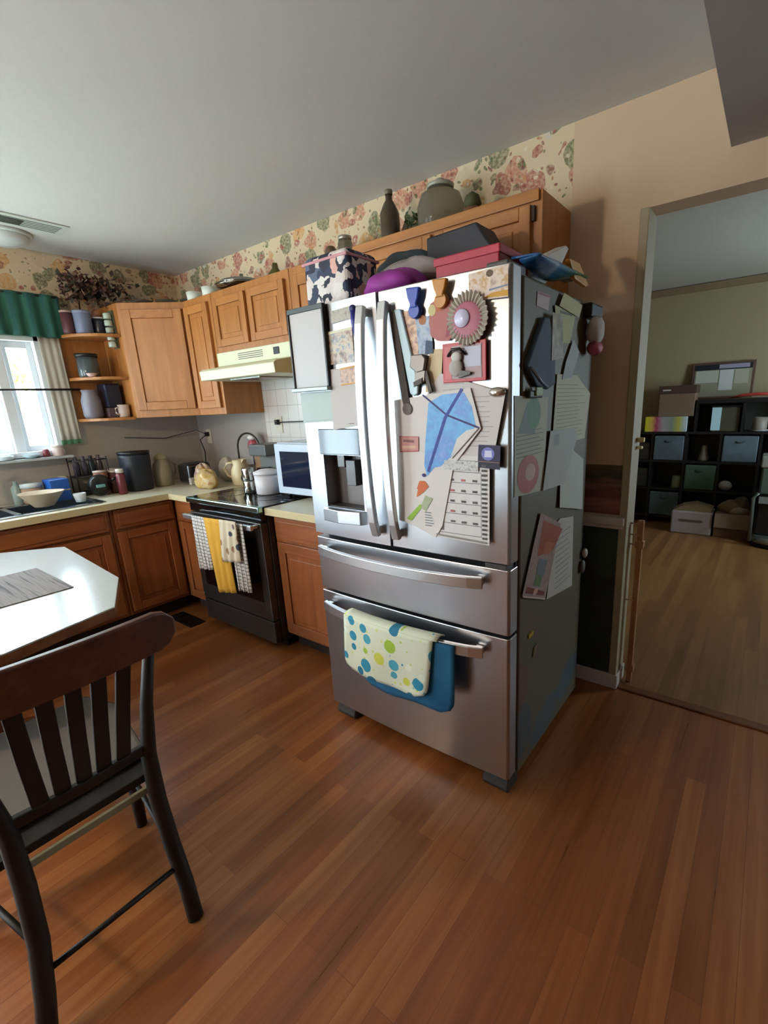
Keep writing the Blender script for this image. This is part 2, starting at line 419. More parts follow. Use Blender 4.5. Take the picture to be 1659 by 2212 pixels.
for k in range(420):
    a, e = R.uniform(0, 2*PI), R.uniform(-.2, 1.4); q = R.uniform(.5, 1)
    c = Vector((-3.9+.6*q*math.cos(a)*math.cos(e), -.35+.9*q*math.sin(a)*math.cos(e), 1.55+.75*q*math.sin(e)))
    u = Vector((R.uniform(-1, 1), R.uniform(-1, 1), R.uniform(-1, 1))).normalized()*.075; v = u.cross(Vector((R.uniform(-1, 1), .3, 1))).normalized()*.045
    b.add([c-u, c+v, c+u, c-v], [(0, 1, 2, 3)], mat('#9cc95a', .7))
b.build('foliage', r_)
b = MB(); b.tube([(-3.9, -.35, -.3), (-3.92, -.33, .8), (-3.88, -.36, 1.6)], [.05, .04, .02], mat('#5b4a38', .9)); b.build('trunk', r_)

# ================================================================== CABINETS
def T_face(o, u, n):
    o = Vector(o); u = Vector(u).normalized(); n = Vector(n).normalized()
    return lambda a, d, z: tuple(o+u*a+n*d+Vector((0, 0, z)))
def cab_door(parent, T, a0, a1, z0, z1, name='door', m=OAK, mh=OAKH, fw=.055, groove=True):
    """frame-and-panel door, d measured outward from the cabinet face"""
    b = MB(); t0, t1 = .001, .020
    for (p, q, r, s, mm) in ((a0, a0+fw, z0, z1, m), (a1-fw, a1, z0, z1, m), (a0+fw, a1-fw, z0, z0+fw, mh), (a0+fw, a1-fw, z1-fw, z1, mh)):
        b.box(p, q, t0, t1, r, s, mm, T)
    b.box(a0+fw, a1-fw, t0, .010, z0+fw, z1-fw, m, T)
    if groove and a1-a0 > .2:
        g = fw+.028
        b.box(a0+g, a1-g, t0, .015, z0+g, z1-g, m, T)
    return b.build(name, parent, bevel=.003)
def drawer_front(parent, T, a0, a1, z0, z1, m=OAKDH):
    b = MB(); b.box(a0, a1, .001, .02, z0, z1, m, T); b.box(a0+.02, a1-.02, .02, .024, z0+.02, z1-.02, m, T)
    return b.build('drawer', parent, bevel=.004)

CT = .88          # worktop height
UZ0, UZ1 = 1.389, 2.141
# diagonal corner wall cabinet
r = thing('wall_cabinet', 'diagonal honey oak corner wall cabinet with one large panel door', 'cabinet', (.2, -.2, UZ0))
poly = [(0.003, -.007), (.61, -.007), (.61, -.305), (.305, -.61), (.003, -.61)]
b = MB(); b.prism(poly, 'z', UZ0, UZ1, OAK); b.build('cabinet_body', r, bevel=.003)
T = T_face((.305, -.61, 0), (1, 1, 0), (1, -1, 0)); L = .431
cab_door(r, T, .03, L-.02, UZ0+.05, UZ1-.045, fw=.055, groove=False)
# narrow wall cabinet
r = thing('wall_cabinet', 'narrow oak wall cabinet between the corner cabinet and the range hood', 'cabinet', (.79, -.15, UZ0))
b = MB(); b.box(.613, .945, -.31, -.007, UZ0, UZ1, OAK); b.build('cabinet_body', r, bevel=.003)
cab_door(r, T_face((.613, -.31, 0), (1, 0, 0), (0, -1, 0)), .02, .30, UZ0+.045, UZ1-.045, fw=.05)
# hood cabinet
r = thing('wall_cabinet', 'short two-door oak wall cabinet directly above the range hood', 'cabinet', (1.34, -.15, 1.775))
b = MB(); b.box(.948, 1.722, -.31, -.007, 1.775, UZ1, OAK); b.build('cabinet_body', r, bevel=.003)
T = T_face((.948, -.31, 0), (1, 0, 0), (0, -1, 0))
cab_door(r, T, .035, .37, 1.81, UZ1-.045, fw=.045); cab_door(r, T, .40, .74, 1.81, UZ1-.045, fw=.045)
# tall cabinet left of fridge
r = thing('wall_cabinet', 'oak wall cabinet mostly hidden behind the upper left of the fridge', 'cabinet', (1.96, -.15, UZ0))
b = MB(); b.box(1.725, 2.195, -.31, -.007, UZ0, UZ1, OAK); b.build('cabinet_body', r, bevel=.003)
cab_door(r, T_face((1.725, -.31, 0), (1, 0, 0), (0, -1, 0)), .03, .44, UZ0+.045, UZ1-.045)
# over fridge cabinet
r = thing('wall_cabinet', 'wide oak wall cabinet above the fridge with two doors behind the boxes', 'cabinet', (2.68, -.15, 1.80))
b = MB(); b.box(2.198, 3.165, -.305, -.007, 1.79, UZ1, OAK); b.build('cabinet_body', r, bevel=.003)
T = T_face((2.198, -.305, 0), (1, 0, 0), (0, -1, 0))
for a0, a1 in ((.03, .475), (.495, .925)):
    dr = cab_door(r, T, a0, a1, 1.82, UZ1-.045, fw=.045)
for z in (1.86, 2.04):
    b = MB(); b.box(.928, .940, .0, .014, z, z+.05, mat('#2d2118', .5, .5), T); b.build('hinge', r)
b = MB(); b.box(.012, .955, .0, .012, UZ1-.036, UZ1+.004, OAKH, T); b.build('top_rail', r, bevel=.003)

# open corner shelves on the window wall
r = thing('corner_shelf_unit', 'open oak end shelves with rounded fronts beside the sink window', 'shelf', (.1, -.74, 1.39))
for k, z in enumerate((1.379, 1.652, 1.927)):
    pts = [(.003, -.613)] + [(.003+.29*math.cos(a), -.613-.27*math.sin(a)) for a in [PI/2*i/10 for i in range(11)]]
    b = MB(); b.prism(pts, 'z', z, z+.02, OAKH); b.build('shelf', r, bevel=.003)
b = MB(); b.box(.0015, .012, -.885, -.613, 1.379, 2.0, OAK); b.build('back_panel', r)

# ---- base cabinets
r = thing('base_cabinet', 'oak base cabinet between the range and the fridge, one drawer over a door', 'cabinet', (2.06, -.3, 0))
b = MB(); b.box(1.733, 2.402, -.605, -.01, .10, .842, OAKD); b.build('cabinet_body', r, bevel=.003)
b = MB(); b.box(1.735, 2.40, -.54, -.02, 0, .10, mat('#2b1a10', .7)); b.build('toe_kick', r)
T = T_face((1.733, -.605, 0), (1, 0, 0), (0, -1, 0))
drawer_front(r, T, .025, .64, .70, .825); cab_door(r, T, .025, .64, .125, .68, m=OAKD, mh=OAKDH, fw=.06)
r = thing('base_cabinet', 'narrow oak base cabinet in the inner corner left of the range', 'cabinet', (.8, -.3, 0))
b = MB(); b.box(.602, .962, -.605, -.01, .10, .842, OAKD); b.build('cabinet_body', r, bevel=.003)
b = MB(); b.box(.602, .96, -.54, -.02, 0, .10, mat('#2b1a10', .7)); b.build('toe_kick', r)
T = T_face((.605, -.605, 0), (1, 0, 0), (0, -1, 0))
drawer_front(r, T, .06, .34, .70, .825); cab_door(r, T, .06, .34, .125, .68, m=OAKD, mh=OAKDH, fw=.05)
for k, (y0, y1, l) in enumerate(((-1.02, -.608, 'oak base cabinet on the window wall nearest the inner corner'),
                                 (-1.92, -1.022, 'oak sink base cabinet under the stainless sink'),
                                 (-2.6, -1.922, 'oak base cabinet left of the sink hidden behind the table'))):
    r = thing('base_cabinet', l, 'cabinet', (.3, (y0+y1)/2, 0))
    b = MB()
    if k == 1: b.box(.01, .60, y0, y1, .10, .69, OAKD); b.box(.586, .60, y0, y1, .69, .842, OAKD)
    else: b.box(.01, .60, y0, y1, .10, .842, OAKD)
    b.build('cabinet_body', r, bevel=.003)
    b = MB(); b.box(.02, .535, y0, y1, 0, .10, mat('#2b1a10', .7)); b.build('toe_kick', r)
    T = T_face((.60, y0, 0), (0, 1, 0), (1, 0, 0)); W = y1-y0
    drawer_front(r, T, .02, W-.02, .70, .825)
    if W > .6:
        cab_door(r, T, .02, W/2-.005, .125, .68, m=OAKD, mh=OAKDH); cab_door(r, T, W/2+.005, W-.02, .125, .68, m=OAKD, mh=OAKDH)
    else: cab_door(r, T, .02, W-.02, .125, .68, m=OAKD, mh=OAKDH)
b = MB(); b.box(.62, .93, -.80, -.69, .001, .006, BLACK)
for k in range(8): b.box(.63+k*.037, .65+k*.037, -.79, -.70, .006, .009, mat('#2a1d14', .5, .5))
one(b, 'floor_register', 'dark metal floor vent in front of the corner base cabinet', 'vent', bevel=.001)

# ---- worktops
TOP = mat('#d3cdb4', .32, vary=.04); TOPE = mat('#c9b98f', .4)
sx0, sx1, sy0, sy1 = .13, .56, -1.86, -1.03
b = MB(); z0, z1 = .843, CT
for (a, c, e, f) in ((.003, .652, -2.6, sy0), (.003, sx0, sy0, sy1), (sx1, .652, sy0, sy1), (.003, .652, sy1, -.655), (.003, .962, -.655, -.007)):
    b.box(a, c, e, f, z0, z1, TOP)
b.box(.652, .658, -2.6, -.660, z0-.003, z1, TOPE); b.box(.652, .962, -.661, -.655, z0-.003, z1, TOPE)
one(b, 'worktop', 'cream L-shaped worktop running under the window to the range', 'worktop')
b = MB(); b.box(1.730, 2.402, -.655, -.007, z0, z1, TOP); b.box(1.730, 2.402, -.661, -.655, z0-.003, z1, TOPE)
one(b, 'worktop', 'short cream worktop piece between range and fridge', 'worktop', bevel=.002)
# sink
r = thing('sink', 'stainless steel double kitchen sink set in the worktop under the window', 'sink', (.32, -1.45, CT))
SS = mat('#b7bec4', .22, 1.)
b = MB()
for (a, c, e, f) in ((sx0-.02, sx1+.02, sy1-.025, sy1+.02), (sx0-.02, sx1+.02, sy0-.02, sy0+.025), (sx0-.02, sx0+.05, sy0, sy1), (sx1-.025, sx1+.02, sy0, sy1), (sx0, sx1, -1.46, -1.43)):
    b.box(a, c, e, f, CT+.0005, CT+.008, SS)
b.build('rim', r, bevel=.003)
for (e, f) in ((sy0+.02, -1.455), (-1.435, sy1-.02)):
    b = MB(); x0, x1 = sx0+.045, sx1-.02; zb = CT-.17
    b.box(x0, x1, e, f, zb, zb+.006, SS); b.box(x0-.004, x0, e, f, zb, CT, SS); b.box(x1, x1+.004, e, f, zb, CT, SS); b.box(x0, x1, e-.004, e, zb, CT, SS); b.box(x0, x1, f, f+.004, zb, CT, SS)
    b.build('basin', r)
b = MB(); b.lathe((.145, -1.52, CT+.008), [(.028, 0), (.026, .03), (.014, .05)], SS); b.tube([(.145, -1.52, .93), (.145, -1.52, 1.10), (.19, -1.52, 1.15), (.26, -1.52, 1.12), (.28, -1.52, 1.08)], .011, SS); b.build('faucet', r)

# ================================================================== RANGE
r = thing('range', 'dark stainless slide-in electric range with black glass cooktop', 'stove', (1.347, -.35, 0))
b = MB(); b.box(.968, 1.724, -.64, -.03, .05, .868, DSTEEL); b.box(.98, 1.71, -.60, -.05, 0, .05, BLACK); b.build('range_body', r, bevel=.003)
b = MB(); b.box(.964, 1.728, -.665, -.02, .868, .888, GLOSSBLACK); b.build('cooktop', r, bevel=.003)
for (x, y, q) in ((1.15, -.48, .1), (1.53, -.48, .085), (1.15, -.2, .075), (1.53, -.2, .1)):
    b = MB(); b.tube([(x+q*math.cos(2*PI*k/32), y+q*math.sin(2*PI*k/32), .8882) for k in range(33)], .0012, mat('#3a3a3a', .3), 6); b.build('burner_ring', r)
b = MB(); b.box(.964, 1.728, -.700, -.665, .855, .889, mat('#9fc3c0', .18, 1.)); b.build('front_trim', r, bevel=.006)
b = MB(); b.box(.97, 1.722, -.682, -.641, .80, .853, GLOSSBLACK); b.build('control_panel', r, bevel=.003)
dr = MB().box(.972, 1.720, -.690, -.641, .20, .795, DSTEEL).build('oven_door', r, bevel=.005)
b = MB(); b.box(1.04, 1.655, -.6925, -.690, .31, .70, GLOSSBLACK); b.build('oven_window', dr)
hd = [(1.0, -.69, .775), (1.0, -.735, .775)]
b = MB(); b.tube([(.985, -.738, .778), (1.15, -.748, .778), (1.347, -.752, .778), (1.55, -.748, .778), (1.708, -.738, .778)], 1, HANDLE, flat=(.022, .030)); b.box(.995, 1.02, -.738, -.689, .768, .788, HANDLE); b.box(1.675, 1.70, -.738, -.689, .768, .788, HANDLE)
b.build('handle', dr, bevel=.004)
b = MB(); b.box(.972, 1.720, -.688, -.641, .055, .192, DSTEEL); b.build('warming_drawer', r, bevel=.005)
# kitchen towels over the oven handle
def cloth(name, label, pts, m, y, amp=.006, fr=3, group=None, th=.004, folds=None, cat='towel'):
    (xa, za), (xb, zb), (xc, zc), (xd, zd) = pts    # top-left, top-right, bottom-right, bottom-left
    def fn(u, v):
        x = (xa*(1-u)+xb*u)*(1-v)+(xd*(1-u)+xc*u)*v; z = (za*(1-u)+zb*u)*(1-v)+(zd*(1-u)+zc*u)*v
        return (x, y+amp*math.sin(u*PI*2*fr+v*1.5)*(.3+.7*v), z)
    b = MB(); b.grid(fn, 24, 16, m)
    return one(b, name, label, cat, group, solid=th)
t = NT('plaid_towel_cloth', .9); 
chk = t.n('ShaderNodeTexBrick'); chk.offset = 0; chk.inputs['Scale'].default_value = 1; chk.inputs['Brick Width'].default_value = .022; chk.inputs['Row Height'].default_value = .022; chk.inputs['Mortar Size'].default_value = .003
for k, c in (('Color1', '#d4d0ca'), ('Color2', '#cfcac2'), ('Mortar', '#77726c')): chk.inputs[k].default_value = lin(c)
sx = t.n('ShaderNodeSeparateXYZ'); t.l(t.pos, sx.inputs[0]); cb = t.n('ShaderNodeCombineXYZ'); t.l(sx.outputs[0], cb.inputs[0]); t.l(sx.outputs[2], cb.inputs[1]); t.l(cb.outputs[0], chk.inputs['Vector'])
PLAID = t.color(chk.outputs['Color'])
t = NT('printed_towel_cloth', .9); v = t.n('ShaderNodeTexVoronoi'); v.inputs['Scale'].default_value = 16; t.l(t.pos, v.inputs['Vector'])
sc = t.n('ShaderNodeSeparateColor'); t.l(v.outputs['Color'], sc.inputs[0])
PRINT = t.color(t.mix(t.math('LESS_THAN', v.outputs['Distance'], .33), '#c8baa0', t.ramp(sc.outputs[0], [(0, '#3c3f52'), (.35, '#8c6a4c'), (.6, '#d8d3cb'), (.8, '#6a5a58')], 'CONSTANT')))
YEL = mat('#c9962a', .85, vary=.08)
G = 'towels hung over the oven handle'
cloth('kitchen_towel', 'white plaid towel, leftmost on the oven door handle', [(1.15, .80), (1.31, .805), (1.29, .475), (1.13, .455)], PLAID, -.774, group=G)
cloth('kitchen_towel', 'long mustard yellow towel hanging lowest over the oven window', [(1.29, .806), (1.50, .812), (1.515, .37), (1.32, .338)], YEL, -.777, group=G)
cloth('kitchen_towel', 'cream towel with dark printed picture over the yellow towel', [(1.485, .818), (1.645, .822), (1.635, .585), (1.44, .56)], PRINT, -.792, group=G)
cloth('kitchen_towel', 'white towel with faint stripes at the right end of the oven handle', [(1.53, .80), (1.67, .806), (1.665, .40), (1.53, .39)], PLAID, -.769, group=G)

# ---- hood
HOODC = mat('#dcdcb8', .4)
r = thing('range_hood', 'cream range hood under the short wall cabinet', 'range hood', (1.35, -.25, 1.6))
b = MB(); b.box(.966, 1.720, -.335, -.008, 1.69, 1.773, HOODC); b.build('hood_body', r, bevel=.004)
b = MB(); b.prism([(-.008, 1.60), (-.470, 1.60), (-.475, 1.655), (-.455, 1.668), (-.335, 1.69), (-.008, 1.69)], 'x', .966, 1.720, HOODC); b.build('canopy', r, bevel=.004)
b = MB()
for k in range(4): b.box(1.20, 1.45, -.3365, -.335, 1.716+k*.011, 1.720+k*.011, mat('#5b5a4c', .6))
b.build('vent_slots', r)
b = MB(); b.box(1.555, 1.605, -.340, -.335, 1.715, 1.755, BLACK); b.build('control_button', r, bevel=.002)
b = MB(); b.box(1.18, 1.48, -.40, -.15, 1.593, 1.60, mat('#9a9a94', .3, .9)); b.build('filter', r)

# ================================================================== FRIDGE
FX0, FX1, FM = 2.417, 3.322, 2.845
FY = -.905
r = thing('refrigerator', 'stainless french-door refrigerator covered in papers, photos and magnets', 'refrigerator', (2.87, -.5, 0)); FRIDGE = r
# side panel with mottled coloured patches, mostly low down
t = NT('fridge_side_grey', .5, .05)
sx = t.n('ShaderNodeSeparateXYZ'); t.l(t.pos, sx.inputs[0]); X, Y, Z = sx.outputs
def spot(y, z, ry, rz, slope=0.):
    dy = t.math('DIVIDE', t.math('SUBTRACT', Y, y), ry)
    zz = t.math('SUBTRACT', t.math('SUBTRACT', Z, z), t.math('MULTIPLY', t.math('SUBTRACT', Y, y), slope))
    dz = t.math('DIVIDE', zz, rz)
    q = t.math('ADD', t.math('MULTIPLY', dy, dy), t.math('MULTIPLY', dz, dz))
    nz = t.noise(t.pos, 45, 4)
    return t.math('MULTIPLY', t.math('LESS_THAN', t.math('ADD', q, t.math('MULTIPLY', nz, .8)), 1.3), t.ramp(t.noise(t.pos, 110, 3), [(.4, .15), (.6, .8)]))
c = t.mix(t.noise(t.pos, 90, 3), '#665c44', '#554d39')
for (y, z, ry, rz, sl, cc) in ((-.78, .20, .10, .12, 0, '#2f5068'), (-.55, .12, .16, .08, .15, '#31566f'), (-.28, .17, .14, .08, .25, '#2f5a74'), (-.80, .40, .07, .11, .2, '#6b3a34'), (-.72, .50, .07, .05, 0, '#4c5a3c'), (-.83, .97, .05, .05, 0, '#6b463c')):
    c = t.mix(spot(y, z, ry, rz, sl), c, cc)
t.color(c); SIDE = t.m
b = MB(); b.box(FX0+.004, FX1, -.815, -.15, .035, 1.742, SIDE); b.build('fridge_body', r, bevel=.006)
b = MB(); b.box(FX0+.01, FX1-.008, -.832, -.815, .05, 1.75, mat('#1b1b1b', .7)); b.build('door_gasket', r)
def front_panel(name, x0, x1, z0, z1, hole=None):
    b = MB(); N = 10
    def yy(x): # gentle bow of the door skins
        u = (x-FX0)/(FX1-FX0); return FY+.012*(2*u-1)**2
    ya = -.832
    if not hole:
        xs = [x0+(x1-x0)*i/N for i in range(N+1)]
        poly = [(x0+.0, ya)] + [(x0, yy(x0)+.008)] + [(x, yy(x)) for x in xs[0:1]] 
        pts = [(x0, ya), (x0, yy(x0)+.008), (x0+.006, yy(x0))] + [(x, yy(x)) for x in xs[1:-1]] + [(x1-.006, yy(x1)), (x1, yy(x1)+.008), (x1, ya)]
        b.prism(pts, 'z', z0, z1, STEEL)
    else:
        hx0, hx1, hz0, hz1 = hole
        for (a, c, e, f) in ((x0, hx0, z0, z1), (hx1, x1, z0, z1), (hx0, hx1, z0, hz0), (hx0, hx1, hz1, z1)):
            pts = [(a, ya), (a, yy(a)), ((a+c)/2, yy((a+c)/2)), (c, yy(c)), (c, ya)]
            b.prism(pts, 'z', e, f, STEEL)
        b.box(hx0, hx1, ya-.004, ya, hz0, hz1, mat('#5c5350', .4, .5))
    return b.build(name, FRIDGE, bevel=0 if hole else .003)
DZ = .890
ld = front_panel('door', FX0, FM-.003, DZ, 1.760, hole=(2.512, 2.722, 1.012, 1.222))
rd = front_panel('door', FM+.003, FX1, DZ, 1.760)
d1 = front_panel('drawer', FX0, FX1, .640, .872)
d2 = front_panel('drawer', FX0, FX1, .062, .628)
def vhandle(parent, x):
    b = MB(); pts = []
    for i in range(15):
        u = i/14; z = .93+u*.79; pts.append((x, FY-.022-.032*math.sin(PI*u)**.6, z))
    b.tube(pts, 1, HANDLE, flat=(.034, .020), upv=(0, -1, 0)); b.box(x-.012, x+.012, FY-.03, FY+.004, .935, .965, HANDLE); b.box(x-.012, x+.012, FY-.03, FY+.004, 1.69, 1.715, HANDLE)
    b.build('handle', parent, bevel=.004)
vhandle(ld, 2.795); vhandle(rd, 2.892)
def hhandle(parent, z):
    b = MB(); pts = []
    for i in range(17):
        u = i/16; pts.append((2.465+u*.775, FY-.018-.050*math.sin(PI*u)**.7, z))
    b.tube(pts, 1, HANDLE, flat=(.018, .040)); b.box(2.47, 2.50, FY-.02, FY+.004, z-.012, z+.012, HANDLE); b.box(3.205, 3.235, FY-.02, FY+.004, z-.012, z+.012, HANDLE)
    b.build('handle', parent, bevel=.003)
hhandle(d1, .826); hhandle(d2, .573)
dp = MB().box(2.508, 2.726, FY-.006, FY+.003, 1.224, 1.322, mat('#20303a', .08)).build('dispenser_panel', ld, bevel=.003)
b = MB(); b.box(2.512, 2.722, FY+.012, -.836, 1.012, 1.016, mat('#3d3836', .4)); b.box(2.61, 2.66, -.875, -.842, 1.10, 1.20, mat('#2b2725', .3)); b.box(2.56, 2.60, -.87, -.85, 1.17, 1.222, mat('#2b2725', .3)); b.build('dispenser_nozzle', ld, bevel=.003)
b = MB(); b.prism([(2.500, FY+.002), (2.515, FY-.022), (2.61, FY-.036), (2.715, FY-.022), (2.732, FY+.002)], 'z', .958, 1.010, STEEL); b.build('drip_tray', ld, bevel=.003)
for x0, x1 in ((2.44, 2.55), (3.215, 3.318)):
    b = MB(); b.prism([(-.80, .0), (-.885, .0), (-.895, .02), (-.88, .055), (-.80, .055)], 'x', x0, x1, mat('#35312e', .7)); b.build('foot', r, bevel=.004)
for x0 in (2.43, 3.235):
    b = MB(); b.box(x0, x0+.07, -.88, -.76, 1.743, 1.775, mat('#4d4d4a', .5)); b.build('hinge_cover', r, bevel=.006)
b = MB(); b.box(FX1-.085, FX1-.012, FY+.006, -.84, .8725, .8895, mat('#3a3735', .5)); b.build('center_hinge', r)

# ---- flat things on the fridge
def PF(y):  return lambda u, w, d: (u, y-d, w)          # front plane, d outward
def PS(x):  return lambda u, w, d: (x+d, u, w)          # side plane, u=y, w=z
def sheet(P, name, outline, base, inks, label, cat, group=None, th=.0012, curl=0., lift=0.):
    """thin paper-like solid with printed ink polygons"""
    b = MB(); n = len(outline)
    bm_ = base if not isinstance(base, str) else mat(base, .65)
    zs = [p[1] for p in outline]; zt, zl = max(zs), min(zs)
    def Q(u, w, d): 
        k = ((zt-w)/(zt-zl+1e-6))**2*curl
        return P(u, w, d+k+lift)
    fr = [Q(u, w, th) for u, w in outline]; bk = [Q(u, w, 0.0002) for u, w in outline]
    b.add(fr+bk, [tuple(range(n)), tuple(range(2*n-1, n-1, -1))]+[(i, (i+1) % n, (i+1) % n+n, i+n) for i in range(n)], bm_)
    k = 0
    for ink in inks:
        col, poly = ink[0], ink[1]; k += 1
        mm = mat(col, .6) if isinstance(col, str) else col
        d = th+.0003+.00012*k
        if poly == 'lines':      # x0,x1,z0,z1,count,thick,(shear)
            x0, x1, z0, z1, c, tk = ink[2]; R = random.Random(c)
            for j in range(c):
                z = z1+(z0-z1)*(j+.5)/c; e = x1-(x1-x0)*R.uniform(0, .3)
                b.add([Q(x0, z-tk/2, d), Q(e, z-tk/2, d), Q(e, z+tk/2, d), Q(x0, z+tk/2, d)], [(0, 1, 2, 3)], mm)
        elif poly == 'ring':
            cx, cz, r0, r1 = ink[2]; N = 28
            vs = [Q(cx+rr*math.cos(2*PI*j/N), cz+rr*math.sin(2*PI*j/N), d) for rr in (r0, r1) for j in range(N)]
            b.add(vs, [(j, (j+1) % N, (j+1) % N+N, j+N) for j in range(N)], mm)
        elif poly == 'disc':
            cx, cz, rx, rz = ink[2]; N = 20
            b.add([Q(cx+rx*math.cos(2*PI*j/N), cz+rz*math.sin(2*PI*j/N), d) for j in range(N)], [tuple(range(N))], mm)
        elif poly == 'grid':
            x0, x1, z0, z1, nx, nz, tk = ink[2]
            for j in range(nz+1):
                z = z0+(z1-z0)*j/nz; b.add([Q(x0, z-tk, d), Q(x1, z-tk, d), Q(x1, z+tk, d), Q(x0, z+tk, d)], [(0, 1, 2, 3)], mm)
            for j in range(nx+1):
                x = x0+(x1-x0)*j/nx; b.add([Q(x-tk*.6, z0, d), Q(x+tk*.6, z0, d), Q(x+tk*.6, z1, d), Q(x-tk*.6, z1, d)], [(0, 1, 2, 3)], mm)
        elif poly == 'line':
            (xa, za), (xb, zb), tk = ink[2]; dx, dz = xb-xa, zb-za; L_ = math.hypot(dx, dz); nx, nz = -dz/L_*tk/2, dx/L_*tk/2
            b.add([Q(xa-nx, za-nz, d), Q(xb-nx, zb-nz, d), Q(xb+nx, zb+nz, d), Q(xa+nx, za+nz, d)], [(0, 1, 2, 3)], mm)
        else:
            b.add([Q(u, w, d) for u, w in poly], [tuple(range(len(poly)))], mm)
    return tag(b.build(name), label, cat, group)
def photo_mat(name, cols, scale=30):
    t = NT(name, .35); f = t.noise(t.pos, scale, 5, .6); n = len(cols)
    return t.color(t.ramp(f, [(.3+.4*i/(n-1), c) for i, c in enumerate(cols)]))
GP = 'papers and magnets on the fridge front'; GS = 'papers and magnets on the fridge side'
F = FY-.001
# whiteboard
r = thing('whiteboard', 'white magnetic whiteboard with dark frame at the fridge top left', 'whiteboard', (2.51, F, 1.6), GP)
b = MB(); b.box(2.418, 2.598, F-.012, F, 1.478, 1.745, mat('#bdbab9', .45)); b.build('board', r, bevel=.002)
b = MB(); b.box(2.412, 2.606, F-.018, F, 1.745, 1.762, mat('#34403f', .4)); b.box(2.598, 2.608, F-.018, F, 1.478, 1.745, BLACK); b.box(2.410, 2.418, F-.018, F, 1.478, 1.745, BLACK); b.box(2.408, 2.610, F-.03, F, 1.464, 1.478, mat('#6f7777', .3, .6)); b.build('frame', r, bevel=.002)
sheet(PF(F), 'paper', [(2.425, 1.345), (2.600, 1.35), (2.598, 1.462), (2.425, 1.462)], '#b3c2bd', [('#9aa6a4', 'line', ((2.44, 1.352), (2.59, 1.357), .002))], 'pale blank sheet on the fridge just below the whiteboard', 'paper', GP)
sheet(PF(F), 'paper_list', [(2.604, 1.318), (2.735, 1.336), (2.733, 1.535), (2.604, 1.536)], '#bfb9b6', [('#4f4a4a', 'lines', (2.612, 2.725, 1.335, 1.50, 13, .0022))], 'white list with handwriting in many lines beside the left door handle', 'paper', GP, lift=.004, curl=.008)
PH1 = photo_mat('snapshot_print_a', ['#4a3a34', '#9b806c', '#cdbba6', '#7a8894', '#b9723f'], 38)
sheet(PF(F), 'photo', [(2.606, 1.552), (2.728, 1.552), (2.728, 1.665), (2.606, 1.665)], PH1, [('#d9d8b8', [(2.606, 1.655), (2.728, 1.660), (2.728, 1.668), (2.606, 1.664)])], 'group snapshot on the fridge above the handwritten list', 'photo', GP)
sheet(PF(F), 'photo', [(2.660, 1.480), (2.735, 1.484), (2.735, 1.535), (2.660, 1.53)], photo_mat('snapshot_print_b', ['#3a2a24', '#b08562', '#caa58a'], 60), [('#c9913a', [(2.66, 1.53), (2.735, 1.535), (2.735, 1.541), (2.66, 1.536)]), ('#c9913a', [(2.66, 1.476), (2.735, 1.48), (2.735, 1.485), (2.66, 1.481)])], 'small orange-edged snapshot overlapping the top of the handwritten list', 'photo', GP, lift=.007)
sheet(PF(F), 'photo', [(2.630, 1.690), (2.735, 1.695), (2.735, 1.735), (2.630, 1.73)], photo_mat('snapshot_print_c', ['#8b887a', '#b5b1a2', '#8a7d74'], 50), [], 'faint grey greeting strip at the top of the left fridge door', 'paper', GP)
b = MB(); b.tube([(2.748, F-.010, 1.715), (2.752, F-.012, 1.68), (2.756, F-.010, 1.62)], [.010, .012, .007], mat('#2b2f86', .5)); b.blob((2.748, F-.012, 1.722), (.014, .009, .012), mat('#1c2060', .5))
one(b, 'pen', 'dark blue marker hanging beside the left fridge door handle', 'pen', GP)
# magnetic clips
def clip(label, x, z0, z1, h):
    r = thing('magnetic_clip', label, 'clip', (x, F, z0), GP); m_ = mat(h, .35)
    b = MB(); b.prism([(x-.026, z1), (x+.026, z1-.004), (x+.020, (z0+z1)/2+.014), (x+.012, (z0+z1)/2-.004), (x+.016, z0+.03), (x-.016, z0+.03), (x-.012, (z0+z1)/2-.004), (x-.020, (z0+z1)/2+.014)], 'y', F-.024, F-.008, m_); b.build('grip', r, bevel=.004)
    b = MB(); b.lathe((x, F-.001, z0+.022), [(.020, -.020), (.022, -.012), (.022, 0)], m_, 20, 'y'); b.build('magnet_base', r)
clip('royal blue magnetic clip at the top of the right fridge door', 3.010, 1.655, 1.745, '#1d46a8')
clip('amber orange magnetic clip beside the blue one', 3.108, 1.670, 1.752, '#b3741a')
PH2 = photo_mat('family_photo_print', ['#8c7566', '#c9b7a9', '#d3c3b6', '#b5894f', '#ddd2c8'], 24)
sheet(PF(F), 'photo', [(3.195, 1.677), (3.318, 1.672), (3.318, 1.753), (3.195, 1.749)], PH2, [('#c9952f', [(3.24, 1.680), (3.318, 1.675), (3.318, 1.690), (3.27, 1.690)]), ('#7d88a0', [(3.26, 1.695), (3.318, 1.700), (3.318, 1.704), (3.26, 1.700)]), ('#5c4636', 'disc', (3.262, 1.74, .011, .009))], 'family photo print at the top right corner of the right fridge door', 'photo', GP)
r = thing('plastic_sleeve', 'pale blue plastic sleeve hanging slantwise beside the right door handle', 'sleeve', (2.96, F, 1.56), GP)
b = MB(); b.prism([(2.926, 1.694), (2.952, 1.692), (3.010, 1.462), (3.006, 1.432), (2.990, 1.424), (2.975, 1.432)], 'y', F-.012, F-.002, mat('#bcd6df', .3)); b.build('sleeve', r, bevel=.004)
b = MB(); b.tube([(2.918, F-.006, 1.690), (2.935, F-.008, 1.56), (2.955, F-.008, 1.42), (2.962, F-.006, 1.385)], 1, mat('#3a2c24', .6), flat=(.028, .008), upv=(0, -1, 0)); b.lathe((2.962, F-.010, 1.385), [(.019, -.004), (.019, .008)], mat('#4a3828', .5), 20, 'y'); b.build('strap', r)
